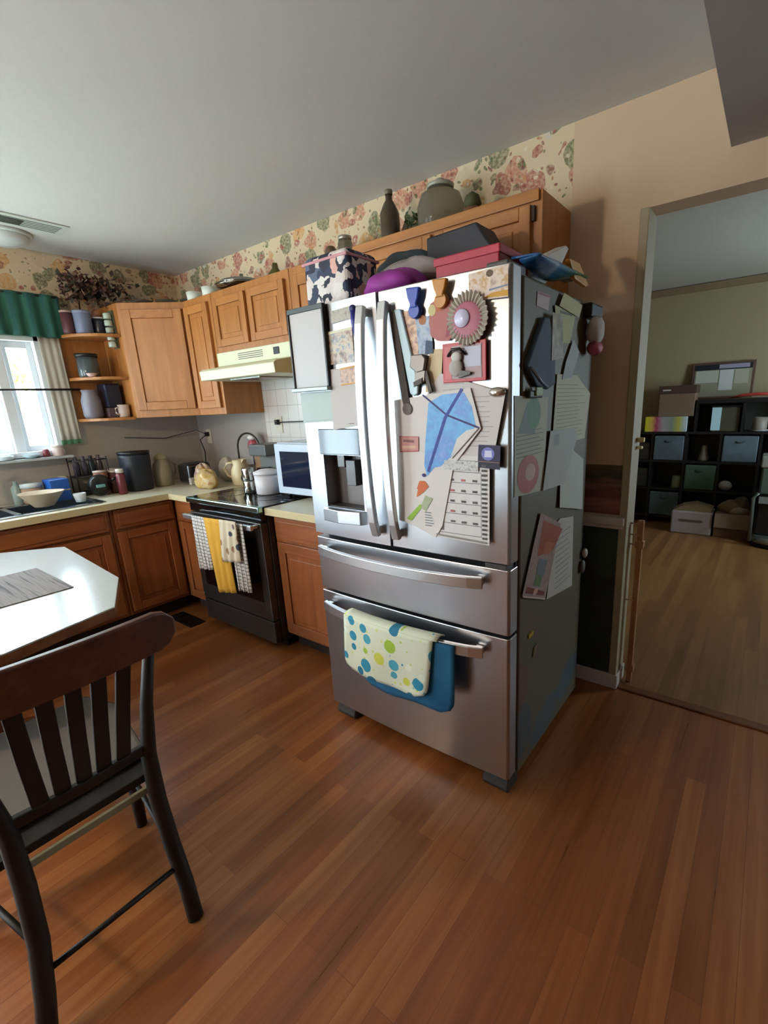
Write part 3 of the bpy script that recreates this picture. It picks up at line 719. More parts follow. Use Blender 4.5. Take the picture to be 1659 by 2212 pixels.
sheet(PF(F), 'photo', [(2.955, 1.548), (3.010, 1.545), (3.003, 1.686), (2.950, 1.684)], photo_mat('portrait_strip_print', ['#6b4a40', '#b98c72', '#d8b394', '#8c6a64'], 40), [], 'warm portrait photo strip left of the small blue snapshot', 'photo', GP, lift=.001)
sheet(PF(F), 'photo', [(3.012, 1.548), (3.066, 1.550), (3.062, 1.660), (3.003, 1.656)], photo_mat('blue_snapshot_print', ['#2b3650', '#6f88a8', '#9fb0c4', '#7f8fa2'], 36), [('#a8693f', 'disc', (3.030, 1.650, .014, .014)), ('#39506e', [(3.035, 1.55), (3.066, 1.55), (3.066, 1.585), (3.04, 1.59)])], 'small blue snapshot of a person under the blue clip', 'photo', GP, lift=.002)
sheet(PF(F), 'paper_craft', [(3.061, 1.600), (3.085, 1.583), (3.125, 1.580), (3.155, 1.60), (3.165, 1.65), (3.140, 1.690), (3.090, 1.702), (3.062, 1.690), (3.056, 1.64)], '#b26f6c', [('#8f3f56', [(3.115, 1.59), (3.155, 1.60), (3.163, 1.65), (3.14, 1.675), (3.125, 1.64)]), ('#b9663f', 'disc', (3.095, 1.682, .020, .018)), ('#c9c08a', 'disc', (3.068, 1.672, .014, .016))], 'dusty pink paper heart craft under the amber clip', 'craft', GP, lift=.004)
r = thing('lace_ornament', 'round pink hanging ornament with a ruffled grey lace rim', 'ornament', (3.20, F, 1.63), GP)
b = MB(); N = 60; c0 = (3.196, 1.632)
vs = []
for rr, am in ((.045, 0), (.072, .0035)):
    for j in range(N): a = 2*PI*j/N; q = rr+am*(1 if j % 2 else -1); vs.append((c0[0]+q*math.cos(a)*.93, F-.012-(.004 if (j % 2) else 0), c0[1]+q*math.sin(a)))
b.add(vs, [(j, (j+1) % N, (j+1) % N+N, j+N) for j in range(N)], mat('#a59d90', .8)); b.build('lace_rim', r, solid=.003)
b = MB(); b.lathe((3.194, F-.010, 1.628), [(.052, .008), (.052, -.004), (.046, -.006), (.020, -.006)], mat('#a85a6e', .5), 36, 'y'); b.build('frame', r)
b = MB(); b.lathe((3.180, F-.0175, 1.634), [(.026, .0), (.024, -.003), (.0, -.003)], mat('#c9c6e0', .2), 24, 'y'); b.build('picture', r)
r = thing('greeting_card', 'red-framed greeting photo with snowy picture on the right fridge door', 'photo', (3.18, F, 1.51), GP)
b = MB(); b.box(3.102, 3.252, F-.006, F-.001, 1.458, 1.572, mat('#b0222e', .4)); b.build('frame', r, bevel=.002)
b = MB(); b.box(3.112, 3.238, F-.0075, F-.006, 1.468, 1.562, mat('#9a8088', .4)); b.box(3.18, 3.236, F-.0085, F-.0075, 1.50, 1.556, mat('#a9aec4', .4)); b.box(3.112, 3.135, F-.0086, F-.0075, 1.468, 1.562, mat('#b9484c', .4)); b.build('picture', r)
r = thing('snowman_magnet', 'grey and white snowman magnet on the red-framed photo', 'magnet', (3.16, F-.01, 1.5), GP)
b = MB(); b.blob((3.155, F-.016, 1.500), (.024, .008, .026), mat('#a8a39c', .6)); b.blob((3.158, F-.016, 1.530), (.018, .008, .016), mat('#c6c3be', .6)); b.build('body', r)
b = MB(); b.tube([(3.125, F-.012, 1.535), (3.145, F-.02, 1.552), (3.172, F-.02, 1.552), (3.188, F-.012, 1.535)], .004, BLACK); b.build('hat_brim', r)
b = MB(); b.prism([(3.165, 1.470), (3.205, 1.478), (3.208, 1.484), (3.17, 1.492)], 'y', F-.02, F-.009, BLACK); b.build('boot', r)
b = MB()
MG = mat('#6f6862', .4, .6); MGD = mat('#38322f', .5, .5)
r = thing('robot_magnet', 'dark pewter figure magnet clipping papers below the portrait strip', 'magnet', (3.02, F, 1.48), GP)
b.prism([(2.985, 1.515), (3.012, 1.495), (3.040, 1.50), (3.048, 1.535), (3.035, 1.550), (2.992, 1.55)], 'y', F-.022, F-.008, MG); b.build('head', r, bevel=.003)
b = MB(); b.prism([(3.000, 1.455), (3.040, 1.470), (3.045, 1.50), (3.005, 1.50)], 'y', F-.020, F-.008, MG); b.prism([(3.035, 1.50), (3.050, 1.50), (3.068, 1.435), (3.054, 1.430)], 'y', F-.018, F-.009, MGD); b.prism([(2.998, 1.468), (3.035, 1.480), (3.032, 1.462), (3.0, 1.452)], 'y', F-.023, F-.020, MGD); b.build('body', r, bevel=.002)
sheet(PF(F), 'paper_note', [(3.03, 1.435), (3.09, 1.43), (3.10, 1.56), (3.055, 1.562), (3.035, 1.50)], '#d2c09a', [], 'tan card behind the pewter figure magnet', 'paper', GP)
# large papers
sheet(PF(F), 'paper', [(2.894, 1.17), (3.00, 1.20), (3.025, 1.30), (2.99, 1.415), (2.91, 1.405)], '#cfc7c2', [('#a9a19c', 'lines', (2.915, 3.0, 1.31, 1.39, 6, .0012))], 'plain handwritten sheet behind the left of the kite drawing', 'paper', GP)
sheet(PF(F), 'letter', [(3.09, 1.490), (3.312, 1.418), (3.275, 1.24), (3.10, 1.19), (3.02, 1.41)], '#cbc4c2', [('#8f8987', 'lines', (3.16, 3.28, 1.26, 1.42, 11, .0016)), ('#8f8987', 'lines', (3.10, 3.19, 1.43, 1.48, 3, .0014))], 'tilted grey-white letter behind the kite drawing at right', 'letter', GP, lift=.002)
sheet(PF(F), 'printed_form', [(2.896, .998), (2.985, .985), (3.055, .952), (3.088, 1.21), (3.02, 1.245), (2.90, 1.24)], '#d5cfc9', [('#8a8480', 'lines', (2.905, 3.07, 1.04, 1.225, 11, .0012)), ('#6a6562', 'line', ((2.90, 1.215), (3.07, 1.205), .0014))], 'cream printed form hanging lowest on the right fridge door', 'paper', GP, lift=.003, curl=.003)
# calendar
inks = [('#3a3634', 'grid', (3.075, 3.232, .978, 1.185, 1, 6, .0008)), ('#8c8682', [(3.10, 1.190), (3.225, 1.190), (3.225, 1.222), (3.10, 1.222)]), ('#332f2d', [(3.070, 1.180), (3.088, 1.180), (3.105, 1.225), (3.080, 1.225)]), ('#6f6664', [(3.064, .985), (3.09, .985), (3.093, 1.18), (3.066, 1.18)])]
R = random.Random(5)
for i in range(5):
    for j in range(3):
        x = 3.118+j*.042; z = 1.155-i*.0345
        inks.append((['#5a5654', '#b0605a', '#4a4644'][R.randrange(3)], [(x, z), (x+.016, z), (x+.016, z+.007), (x, z+.007)]))
for i in range(17):
    z = .972+i*.0145; inks.append(('#4a4644', [(3.236, z), (3.252, z), (3.252, z+.007), (3.236, z+.007)]))
inks.append((photo_mat('grey_sketch_print', ['#55504c', '#a29c97', '#c9c5c0', '#6f6a66'], 110), [(3.10, 1.191), (3.225, 1.191), (3.225, 1.221), (3.10, 1.221)]))
inks.append(('#8c8682', 'line', ((3.06, .968), (3.25, .962), .006)))
sheet(PF(F), 'calendar', [(3.052, .958), (3.260, .954), (3.262, 1.236), (3.092, 1.240)], '#d7d3d1', inks, 'wall calendar page with printed day grid on the right fridge door', 'calendar', GP, lift=.005)
sheet(PF(F), 'photo', [(3.222, 1.203), (3.298, 1.198), (3.300, 1.270), (3.226, 1.272)], '#2b2746', [('#6f72b8', 'disc', (3.258, 1.245, .022, .020)), ('#c9c9de', [(3.246, 1.235), (3.272, 1.235), (3.270, 1.255), (3.248, 1.255)]), ('#b08a5a', 'line', ((3.225, 1.222), (3.297, 1.219), .0015)), ('#17142c', [(3.222, 1.204), (3.298, 1.199), (3.298, 1.218), (3.224, 1.221)])], 'small navy card with a glowing picture above the calendar', 'card', GP, lift=.008)
# kite drawing
B1 = photo_mat('blue_marker_fill', ['#2a7fc0', '#3f97d0', '#3a78c4', '#6a8bd0'], 18); PUR = '#2a2268'
r = thing('kite_drawing', 'child drawing of a blue kite with purple crossed sticks and coloured tail', 'drawing', (3.09, F, 1.3), GP)
K = sheet(PF(F-.0085), 'paper', [(2.905, 1.415), (3.20, 1.440), (3.235, 1.32), (3.135, 1.205), (3.085, 1.0), (3.055, .955), (2.97, .985), (2.905, 1.0)], '#d8d2cd',
   [(B1, [(3.046, 1.402), (3.10, 1.425), (3.179, 1.428), (3.205, 1.385), (3.218, 1.328), (3.13, 1.235), (3.085, 1.200), (3.062, 1.195), (3.03, 1.165), (3.02, 1.20), (3.028, 1.28)]),
    ('#d8d2cd', [(3.222, 1.322), (3.125, 1.232), (3.15, 1.29), (3.185, 1.315)]),
    (PUR, 'line', ((3.024, 1.428), (3.115, 1.362), .006)), (PUR, 'line', ((3.113, 1.363), (3.230, 1.322), .006)), ('#2a3f92', 'line', ((3.172, 1.438), (3.105, 1.35), .010)), ('#2a3f92', 'line', ((3.110, 1.358), (3.035, 1.18), .011)),
    ('#4a3a34', 'line', ((3.230, 1.322), (3.132, 1.228), .0035)), (PUR, 'disc', (3.018, 1.168, .009, .006)), ('#c8622a', [(2.985, 1.12), (3.012, 1.108), (3.035, 1.13), (3.02, 1.148), (2.998, 1.148)]), ('#c8622a', [(2.982, 1.09), (2.992, 1.125), (3.012, 1.108)]),
    ('#8bb52c', [(2.935, 1.010), (2.955, 1.003), (3.012, 1.065), (2.995, 1.066)]), ('#a8b08f', [(2.998, 1.055), (3.02, 1.045), (3.05, 1.09), (3.02, 1.10)]), ('#6f767c', 'lines', (3.015, 3.05, .99, 1.045, 6, .003))], '', '', None)
for k_ in ('label', 'category'): del K[k_]
K.parent = r; K.location = -Vector(r.location)
sheet(PF(F), 'sticker', [(2.921, 1.243), (3.000, 1.247), (3.002, 1.296), (2.921, 1.297)], '#c9938c', [('#b23a3c', 'line', ((2.921, 1.245), (3.0, 1.248), .003)), ('#b23a3c', 'line', ((2.921, 1.295), (3.0, 1.295), .0015)), ('#8f5f62', [(2.937, 1.278), (2.985, 1.275), (2.984, 1.284), (2.938, 1.286)]), ('#dcb49a', [(2.932, 1.255), (2.99, 1.257), (2.99, 1.266), (2.932, 1.265)])], 'small red and pink rubber-stamped label left of the kite', 'sticker', GP, lift=.0115)
b = MB(); b.lathe((3.287, F-.001, 1.423), [(.026, 0), (.026, -.006), (.018, -.012), (.0, -.013)], mat('#c9c0b4', .15, .9), 28, 'y')
for i in range(len(b.v)): b.v[i] = (b.v[i][0], b.v[i][1], 1.423+(b.v[i][2]-1.423)*.55)
one(b, 'oval_magnet', 'shiny oval silver magnet on the right edge of the letter', 'magnet', GP)

# dish towel on freezer handle
t = NT('circle_print_towel', .9)
v = t.n('ShaderNodeTexVoronoi'); v.inputs['Scale'].default_value = 16; v.inputs['Randomness'].default_value = .6; t.l(t.mapping((1, .001, 1)), v.inputs['Vector'])
sc = t.n('ShaderNodeSeparateColor'); t.l(v.outputs['Color'], sc.inputs[0])
colr = t.ramp(sc.outputs[0], [(0, '#2f87a3'), (.24, '#9cb93c'), (.42, '#c9c94e'), (.55, '#4aa0b0'), (.7, '#dfe3cf'), (.86, '#2a7590')], 'CONSTANT')
disc = t.math('LESS_THAN', v.outputs['Distance'], t.math('ADD', .30, t.math('MULTIPLY', sc.outputs[2], .16)))
ring = t.math('MULTIPLY', t.math('GREATER_THAN', v.outputs['Distance'], .25), t.math('GREATER_THAN', sc.outputs[1], .6))
ring0 = t.math('MULTIPLY', t.math('LESS_THAN', v.outputs['Distance'], .25), t.math('GREATER_THAN', sc.outputs[1], .6))
fill = t.math('MULTIPLY', disc, t.math('SUBTRACT', 1.0, ring0))
v2 = t.n('ShaderNodeTexVoronoi'); v2.inputs['Scale'].default_value = 40; v2.inputs['Randomness'].default_value = .7; t.l(t.mapping((1, .001, 1)), v2.inputs['Vector'])
s2 = t.n('ShaderNodeSeparateColor'); t.l(v2.outputs['Color'], s2.inputs[0])
small = t.mix(t.math('LESS_THAN', v2.outputs['Distance'], .24), '#d6d8bf', t.ramp(s2.outputs[0], [(0, '#c9cf6a'), (.3, '#d6d8bf'), (.6, '#7fb4b4'), (.8, '#a9c257')], 'CONSTANT'))
TOWM = t.color(t.mix(fill, small, colr))
BLT = mat('#1c5f86', .9, vary=.1)
r = thing('dish_towel', 'cream dish towel with blue and green circles over the lower freezer handle', 'towel', (2.85, -.95, .57))
def rounded(x0, x1, z0, z1, q, sk=0.):
    p = [(x0, z1), (x1, z1)]
    for (cx, cz, a0) in ((x1-q, z0+q, 0), (x0+q, z0+q, -PI/2)):
        for k in range(7): a = a0-PI/2*k/6; p.append((cx+q*math.cos(a), cz+q*math.sin(a)))
    return p
def hang(name, x0, x1, z0, z1, y, mt, q, par, dx=0.):
    nu, nv = 24, 16
    def fn(u, v):
        z = z1+(z0-z1)*v; ins = 0
        if z < z0+q: ins = q-math.sqrt(max(0, q*q-(z0+q-z)**2))
        a, c = x0+ins, x1-ins; x = a+(c-a)*u+dx*v
        yh = FY-.018-.050*max(0, math.sin(PI*min(1, max(0, (x-2.465)/.775))))**.7
        return (x, yh+y+.005*math.sin(u*9+v*2)*v, z)
    b = MB(); b.grid(fn, nu, nv, mt); return b.build(name, par, solid=.006)
hang('front_layer', 2.645, 3.075, .355, .598, -.026, TOWM, .05, r, -.03)
lab(hang('back_layer', 2.72, 3.150, .315, .590, -.016, BLT, .05, r, -.005), 'deep blue lining layer')
b = MB(); b.grid(lambda u, v: ((2.65+.44*u), FY-.018-.050*math.sin(PI*(2.65+.44*u-2.465)/.775)**.7-.026*math.cos(PI*v), .597+.012*math.sin(PI*v)), 20, 6, TOWM); b.build('fold', r, solid=.004)

# ---- fridge side papers (u=y, w=z)
S = FX1+.001
sheet(PS(S), 'newspaper_page', [(-.868, 1.108), (-.632, 1.090), (-.612, 1.403), (-.874, 1.411)], '#b9b9a4', [('#7c8a86', [(-.85, 1.30), (-.72, 1.29), (-.71, 1.38), (-.78, 1.39)]), ('#5f8a6a', 'disc', (-.73, 1.355, .055, .05)), ('#7c7f78', 'lines', (-.86, -.64, 1.22, 1.31, 7, .003)), ('#b4605e', 'disc', (-.765, 1.165, .085, .062)), ('#c9a89f', 'disc', (-.75, 1.17, .04, .028))], 'tall magazine page with green and red pictures on the fridge side', 'paper', GS)
sheet(PS(S), 'notepad', [(-.575, 1.235), (-.215, 1.235), (-.165, 1.410), (-.34, 1.478), (-.545, 1.478)], '#c0bd9f', [('#86836c', 'lines', (-.54, -.23, 1.25, 1.45, 15, .0022))], 'cream notepad sheet with small ruled lines on the fridge side', 'paper', GS, lift=.004)
sheet(PS(S), 'paper', [(-.655, 1.092), (-.446, 1.083), (-.309, 1.254), (-.35, 1.285), (-.60, 1.291)], '#b0b1ab', [('#8c8d88', [(-.565, 1.235), (-.515, 1.235), (-.515, 1.275), (-.565, 1.275)])], 'grey sheet overlapping beneath the ruled notepad', 'paper', GS, lift=.007)
sheet(PS(S), 'paper', [(-.49, 1.0), (-.225, .94), (-.215, 1.15), (-.40, 1.22), (-.48, 1.12)], '#bcbdb2', [], 'blank curling sheet lowest and rearmost of the upper side papers', 'paper', GS, lift=.003, curl=.01)
r = thing('hanging_bag', 'dark slate blue zip pouch hanging at an angle on the fridge side', 'pouch', (S, -.70, 1.64), GS)
b = MB(); b.prism([(-.700, 1.640), (-.655, 1.645), (-.60, 1.53), (-.590, 1.445), (-.65, 1.428), (-.745, 1.437), (-.822, 1.496)], 'x', S, S+.018, mat('#3a4453', .7, vary=.2)); b.build('pouch', r, bevel=.006)
b = MB(); b.tube([(S+.02, -.80, 1.49), (S+.021, -.72, 1.45), (S+.021, -.67, 1.435)], .004, mat('#8792a6', .4)); b.build('zipper', r)
sheet(PS(S), 'greeting_card', [(-.640, 1.516), (-.537, 1.530), (-.550, 1.66), (-.640, 1.66)], photo_mat('cat_card_print', ['#5f4f42', '#8e8068', '#b0a384'], 30), [], 'brown animal picture card overlapping the dark pouch', 'card', GS, lift=.019)
sheet(PS(S), 'sticky_note', [(-.560, 1.575), (-.430, 1.585), (-.380, 1.69), (-.585, 1.69)], '#b3b27e', [('#5e6048', 'line', ((-.54, 1.675), (-.42, 1.678), .008))], 'pale yellow-green note near the top of the fridge side', 'note', GS, lift=.004)
sheet(PS(S), 'paper', [(-.724, 1.671), (-.631, 1.668), (-.618, 1.715), (-.719, 1.712)], '#c0b0b0', [('#a05c66', 'line', ((-.715, 1.708), (-.62, 1.71), .006))], 'small pinkish white label near the fridge top front side', 'label', GS)
sheet(PS(S), 'paper', [(-.56, 1.69), (-.36, 1.675), (-.33, 1.72), (-.52, 1.735)], '#b8b284', [], 'folded yellow slip at the top edge of the fridge side', 'note', GS, lift=.010)
sheet(PS(S), 'paper', [(-.50, 1.46), (-.40, 1.47), (-.33, 1.56), (-.40, 1.60), (-.47, 1.52)], '#a3a8a6', [], 'narrow grey leaflet between the note and the notepad', 'leaflet', GS, lift=.006)
r = thing('hanging_bag', 'small white and pink bag clipped at the rear top of the fridge side', 'bag', (S, -.2, 1.70), GS)
b = MB(); b.blob((S+.035, -.235, 1.640), (.03, .062, .05), mat('#b9b2aa', .7), wob=.08, seed=2); b.build('bag', r)
b = MB(); b.blob((S+.034, -.235, 1.578), (.028, .045, .026), mat('#b04a62', .6), wob=.1, seed=4); b.build('pink_label', r)
b = MB(); b.box(S, S+.035, -.29, -.15, 1.685, 1.735, mat('#14181a', .5)); b.build('clip', r, bevel=.008)
b = MB(); b.box(S, S+.012, -.62, -.58, 1.46, 1.60, mat('#15181a', .5)); b.build('x'); bpy.data.objects.remove(bpy.data.objects['x'])
r = thing('magnetic_clip', 'black magnetic clip holding the magazine page on the fridge side', 'clip', (S, -.74, 1.41), GS)
b = MB(); b.box(S+.001, S+.018, -.80, -.70, 1.402, 1.424, mat('#23201e', .5)); b.build('magnet_base', r, bevel=.004)
b = MB(); b.box(S+.018, S+.024, -.765, -.715, 1.408, 1.434, mat('#94b070', .5)); b.build('label_plate', r, bevel=.002)
# recipe / menu sheets lower down
sheet(PS(S), 'list', [(-.578, .658), (-.285, .612), (-.305, .925), (-.46, .95), (-.50, .94)], '#b9b3aa', [('#7a746c', 'lines', (-.50, -.31, .66, .90, 11, .003))], 'ruled list page behind the brown food flyer on the fridge side', 'paper', GS, lift=.002)
sheet(PS(S), 'food_flyer', [(-.812, .758), (-.603, .672), (-.46, .93), (-.665, 1.018)], photo_mat('flyer_print', ['#8c7a72', '#a5928c', '#9a7a76'], 30), [('#9a3f14', [(-.640, .985), (-.44, .905), (-.54, .845), (-.69, .865)]), ('#a85c28', [(-.61, .90), (-.52, .865), (-.58, .84), (-.64, .86)]), ('#6f7478', [(-.67, .85), (-.59, .82), (-.63, .77), (-.70, .80)]), ('#5f7a4a', [(-.69, .80), (-.64, .775), (-.66, .74), (-.72, .765)]), ('#7a2f22', [(-.79, .762), (-.62, .690), (-.615, .705), (-.775, .78)]), ('#c9a08a', 'disc', (-.70, .735, .022, .012)), ('#c9bcb8', 'line', ((-.808, .756), (-.604, .671), .006))], 'brown food flyer hanging tilted on the fridge side', 'flyer', GS, lift=.006)
sheet(PS(S), 'magnet', [(-.74, .566), (-.70, .566), (-.70, .580), (-.74, .580)], '#b89a2e', [], 'tiny yellow magnet low on the fridge side', 'magnet', GS, th=.004)
sheet(PS(S), 'magnet', [(-.70, .470), (-.672, .476), (-.66, .51), (-.685, .506)], '#7d6b4a', [], 'tiny tan magnet below the yellow one on the fridge side', 'magnet', GS, th=.004)
b = MB(); b.blob((S+.012, -.155, .725), (.012, .02, .022), mat('#b9b4a6', .5)); b.blob((S+.010, -.17, .665), (.010, .022, .03), mat('#5f5646', .6)); one(b, 'hook', 'small white hook at the rear edge of the fridge side', 'hook', GS)

# ---- things on top of the fridge
ZT = 1.776; GT = 'things piled on the fridge top'
t = NT('floral_bag_print', .7); wv = t.noise(t.pos, 20, 2)
f = t.n('ShaderNodeTexVoronoi'); f.inputs['Scale'].default_value = 26; ad = t.n('ShaderNodeMixRGB'); ad.blend_type = 'ADD'; ad.inputs[0].default_value = .08
nn = t.n('ShaderNodeTexNoise'); nn.inputs['Scale'].default_value = 22; t.l(t.pos, nn.inputs['Vector']); t.l(t.pos, ad.inputs[1]); t.l(nn.outputs['Color'], ad.inputs[2]); t.l(ad.outputs[0], f.inputs['Vector'])
sc = t.n('ShaderNodeSeparateColor'); t.l(f.outputs['Color'], sc.inputs[0])
BAGM = t.color(t.ramp(sc.outputs[0], [(0, '#1f2238'), (.30, '#d8cfc8'), (.5, '#d9a99c'), (.66, '#2b3550'), (.80, '#e2dcd6'), (.92, '#54627a')], 'CONSTANT'))
r = thing('lunch_bag', 'floral navy and pink zip lunch bag at the left of the fridge top', 'bag', (2.48, -.72, ZT), GT)
b = MB(); b.box(2.385, 2.625, -.80, -.62, ZT, 1.965, BAGM); b.build('bag_body', r, bevel=.025, seg=4)
b = MB(); b.box(2.382, 2.628, -.803, -.617, 1.935, 1.946, mat('#c98f96', .6)); b.build('zipper_trim', r, bevel=.004)
b = MB(); b.tube([(2.44, -.71, 1.962), (2.46, -.71, 1.985), (2.55, -.71, 1.985), (2.57, -.71, 1.962)], .007, mat('#c98f96', .6)); b.build('handle', r)
def heap(name, label, c, rr, mt, seed, cat='bag'):
    b = MB(); b.blob(c, rr, mt, 28, 16, .09, seed)
    for i in range(len(b.v)):
        x, y, z = b.v[i]; b.v[i] = (x, y, max(z, c[2]-rr[2]*.72))
    return one(b, name, label, cat, GT)
heap('folded_bag', 'magenta purple fabric bag on the fridge top left of the red box', (2.80, -.745, ZT+.034), (.125, .085, .048), mat('#8a2a86', .7, vary=.15), 3)
heap('folded_bag', 'pale grey crumpled bag lying over the purple one', (2.77, -.62, 1.872), (.165, .055, .050), mat('#9b928e', .75, vary=.12), 5)
heap('folded_bag', 'dark teal grey pouch on top of the crumpled bags', (2.66, -.49, 1.945), (.14, .06, .050), mat('#34424c', .6, vary=.2), 8, 'pouch')
heap('folded_bag', 'brown dark bag squeezed beside the floral lunch bag', (2.655, -.52, ZT+.060), (.045, .06, .075), mat('#5b4238', .8), 11)
b = MB(); b.box(3.032, 3.252, -.83, -.625, ZT, ZT+.050, mat('#a01a34', .45)); b.box(3.027, 3.257, -.835, -.62, ZT+.034, ZT+.058, mat('#a81f3a', .45)); one(b, 'storage_box', 'crimson lidded box on the fridge top front', 'box', GT, bevel=.004)
b = MB(); b.prism([(2.80, ZT+.001), (3.08, ZT+.001), (3.095, 1.90), (3.045, 1.965), (3.015, 2.012), (2.80, 2.005)], 'y', -.54, -.40, mat('#25252d', .6)); one(b, 'storage_box', 'black box tilted behind the crimson box on the fridge top', 'box', GT, bevel=.006)
# things at the rear right top
r = thing('snack_bag', 'glossy blue and green snack bag hanging over the fridge top edge', 'bag', (3.33, -.55, ZT), GT)
b = MB()
def fn(u, v): return (3.275+.085*math.sin(PI*v*.9), -.80+.44*u, 1.790+.012*u+(.030*math.sin(PI*min(1, u*1.1+.05)))*(1-2*v))
t = NT('snack_bag_print', .2); sx = t.n('ShaderNodeSeparateXYZ'); t.l(t.pos, sx.inputs[0])
SN = t.color(t.ramp(t.math('ADD', t.math('MULTIPLY', t.math('ADD', sx.outputs[1], .8), 2.1), t.math('MULTIPLY', t.noise(t.pos, 20, 3), .3)), [(.25, '#2b5f98'), (.42, '#8fb0cc'), (.52, '#1f6fa0'), (.8, '#1f6a4c'), (.98, '#2c5a34')]))
b.grid(fn, 20, 10, SN); b.build('bag_front', r, solid=.006)
b = MB(); b.prism([(-.47, 1.782), (-.35, 1.775), (-.325, 1.785), (-.43, 1.836), (-.53, 1.832)], 'x', 3.335, 3.352, mat('#c98a34', .35)); b.build('orange_corner', r, bevel=.003)
b = MB(); b.prism([(-.612, 1.777), (-.50, 1.777), (-.38, 1.835), (-.28, 1.930), (-.31, 1.934), (-.47, 1.875), (-.612, 1.815)], 'x', 3.215, 3.26, mat('#c4bfb8', .5)); one(b, 'crumpled_paper', 'crumpled white paper standing at the right edge of the fridge top', 'paper', GT, bevel=.004)

# ================================================================== TOP OF WALL CABINETS
ZC = UZ1+.001; GC = 'jars and dishes along the wall cabinet tops'
BRN = mat('#4f4636', .15, vary=.2)
t = NT('smoky_glass', .06); t.b.inputs['Base Color'].default_value = lin('#9d9c90'); t.b.inputs['Transmission Weight'].default_value = .75; t.b.inputs['IOR'].default_value = 1.2; JAR = t.m
def jar(name, label, x, y, z, prof, mt, cat, group, lid=None, seg=24):
    r = thing(name, label, cat, (x, y, z), group)
    b = MB(); b.lathe((x, y, z), prof, mt, seg); b.build('body', r)
    if lid:
        pr_, lm = lid; b = MB(); b.lathe((x, y, z), pr_, lm, seg); b.build('lid', r)
    return r
ZO = 2.146
r = jar('glass_bottle', 'tall dark glass bottle on the cabinet above the fridge', 2.32, -.15, ZO, [(.045, 0), (.048, .01), (.048, .15), (.03, .19), (.017, .21), (.017, .24)], BRN, 'bottle', GC, ([(.019, .232), (.019, .252), (.0, .254)], mat('#6a6250', .4)))
jar('glass_bottle', 'short dark bottle right of the tall bottle on the cabinet above the fridge', 2.41, -.13, ZO, [(.03, 0), (.032, .06), (.02, .09), (.012, .11), (.012, .13)], BRN, 'bottle', GC)
r = thing('leafy_sprig', 'small green leafy sprig beside the big glass jar', 'plant', (2.47, -.16, ZO), GC)
b = MB(); R = random.Random(9)
for k in range(60):
    c = Vector((2.475+R.uniform(-.035, .035), -.16+R.uniform(-.03, .03), ZO+.07+R.uniform(-.045, .05))); u = Vector((R.uniform(-1, 1), R.uniform(-1, 1), R.uniform(-.5, 1))).normalized()*.018; v_ = u.cross(Vector((.3, 1, .2))).normalized()*.009
    b.add([c-u, c+v_, c+u, c-v_], [(0, 1, 2, 3)], mat('#3f4a24', .7))
b.build('foliage', r)
b = MB(); b.lathe((2.475, -.16, ZO), [(.02, 0), (.026, .04), (.022, .045)], mat('#5a4a38', .6)); b.build('pot', r)
jar('glass_jar', 'large clear glass storage jar on its base above the fridge cabinet', 2.62, -.155, ZO, [(.09, 0), (.105, .02), (.108, .10), (.09, .15), (.055, .17), (.055, .18)], JAR, 'jar', GC, ([(.06, .178), (.062, .192), (.02, .20), (.018, .215), (0, .218)], mat('#a9a798', .2)))
jar('clay_pot', 'little brown clay pot with leaves right of the large glass jar', 2.78, -.15, ZO, [(.03, 0), (.045, .03), (.04, .06), (.034, .065)], mat('#7b5236', .6), 'pot', GC, ([(.02, .06), (.04, .08), (.03, .11), (.0, .13)], mat('#4f5231', .8)))
jar('glass_jar', 'small clear jar with metal clasp near the middle of the cabinet tops', 2.01, -.15, ZC, [(.035, 0), (.04, .01), (.04, .09), (.032, .11)], JAR, 'jar', GC, ([(.035, .108), (.036, .125), (0, .128)], mat('#b4b2a8', .3, .6)))
jar('salt_crock', 'small brown crock beside the clasp jar on the cabinet tops', 1.90, -.15, ZC, [(.03, 0), (.036, .01), (.034, .08), (.02, .10)], mat('#6e5a46', .5), 'crock', GC)
r = jar('covered_dish', 'oval silver covered dish on the short hood cabinet', 1.12, -.18, ZC, [(.10, 0), (.16, .02), (.165, .03)], mat('#8c8c84', .15, 1.), 'dish', GC, ([(.16, .031), (.13, .055), (.06, .075), (.012, .08), (.012, .10), (0, .102)], mat('#a9a89e', .15, 1.)))
jar('green_bottle', 'dark green squat bottle between the silver dish and the lunch bag', 1.42, -.15, ZC, [(.04, 0), (.05, .02), (.045, .05), (.02, .08), (.015, .11)], mat('#55582c', .2), 'bottle', GC)
for (x, l) in ((.665, 'white ramekin nearest the corner on the narrow cabinet top'), (.855, 'white ramekin beside the silver dish on the cabinet top')):
    r = thing('ramekin', l, 'cup', (x, -.25, ZC), GC); b = MB(); b.lathe((x, -.25, ZC), [(.04, 0), (.046, .005), (.050, .055), (.046, .055), (.042, .012), (0, .010)], mat('#e2e6da', .4)); b.build('body', r)
for k, (x, y, l) in enumerate(((.23, -.40, 'faint glass bowl stack on the corner cabinet, left one'), (.35, -.28, 'low glass dish on the corner cabinet, middle one'), (.48, -.17, 'low glass dish on the corner cabinet, right one'))):
    b = MB(); b.lathe((x, y, ZC), [(.04, 0), (.07, .03), (.075, .045), (.07, .045), (.04, .008), (0, .006)], JAR); one(b, 'glass_dish', l, 'dish', GC)
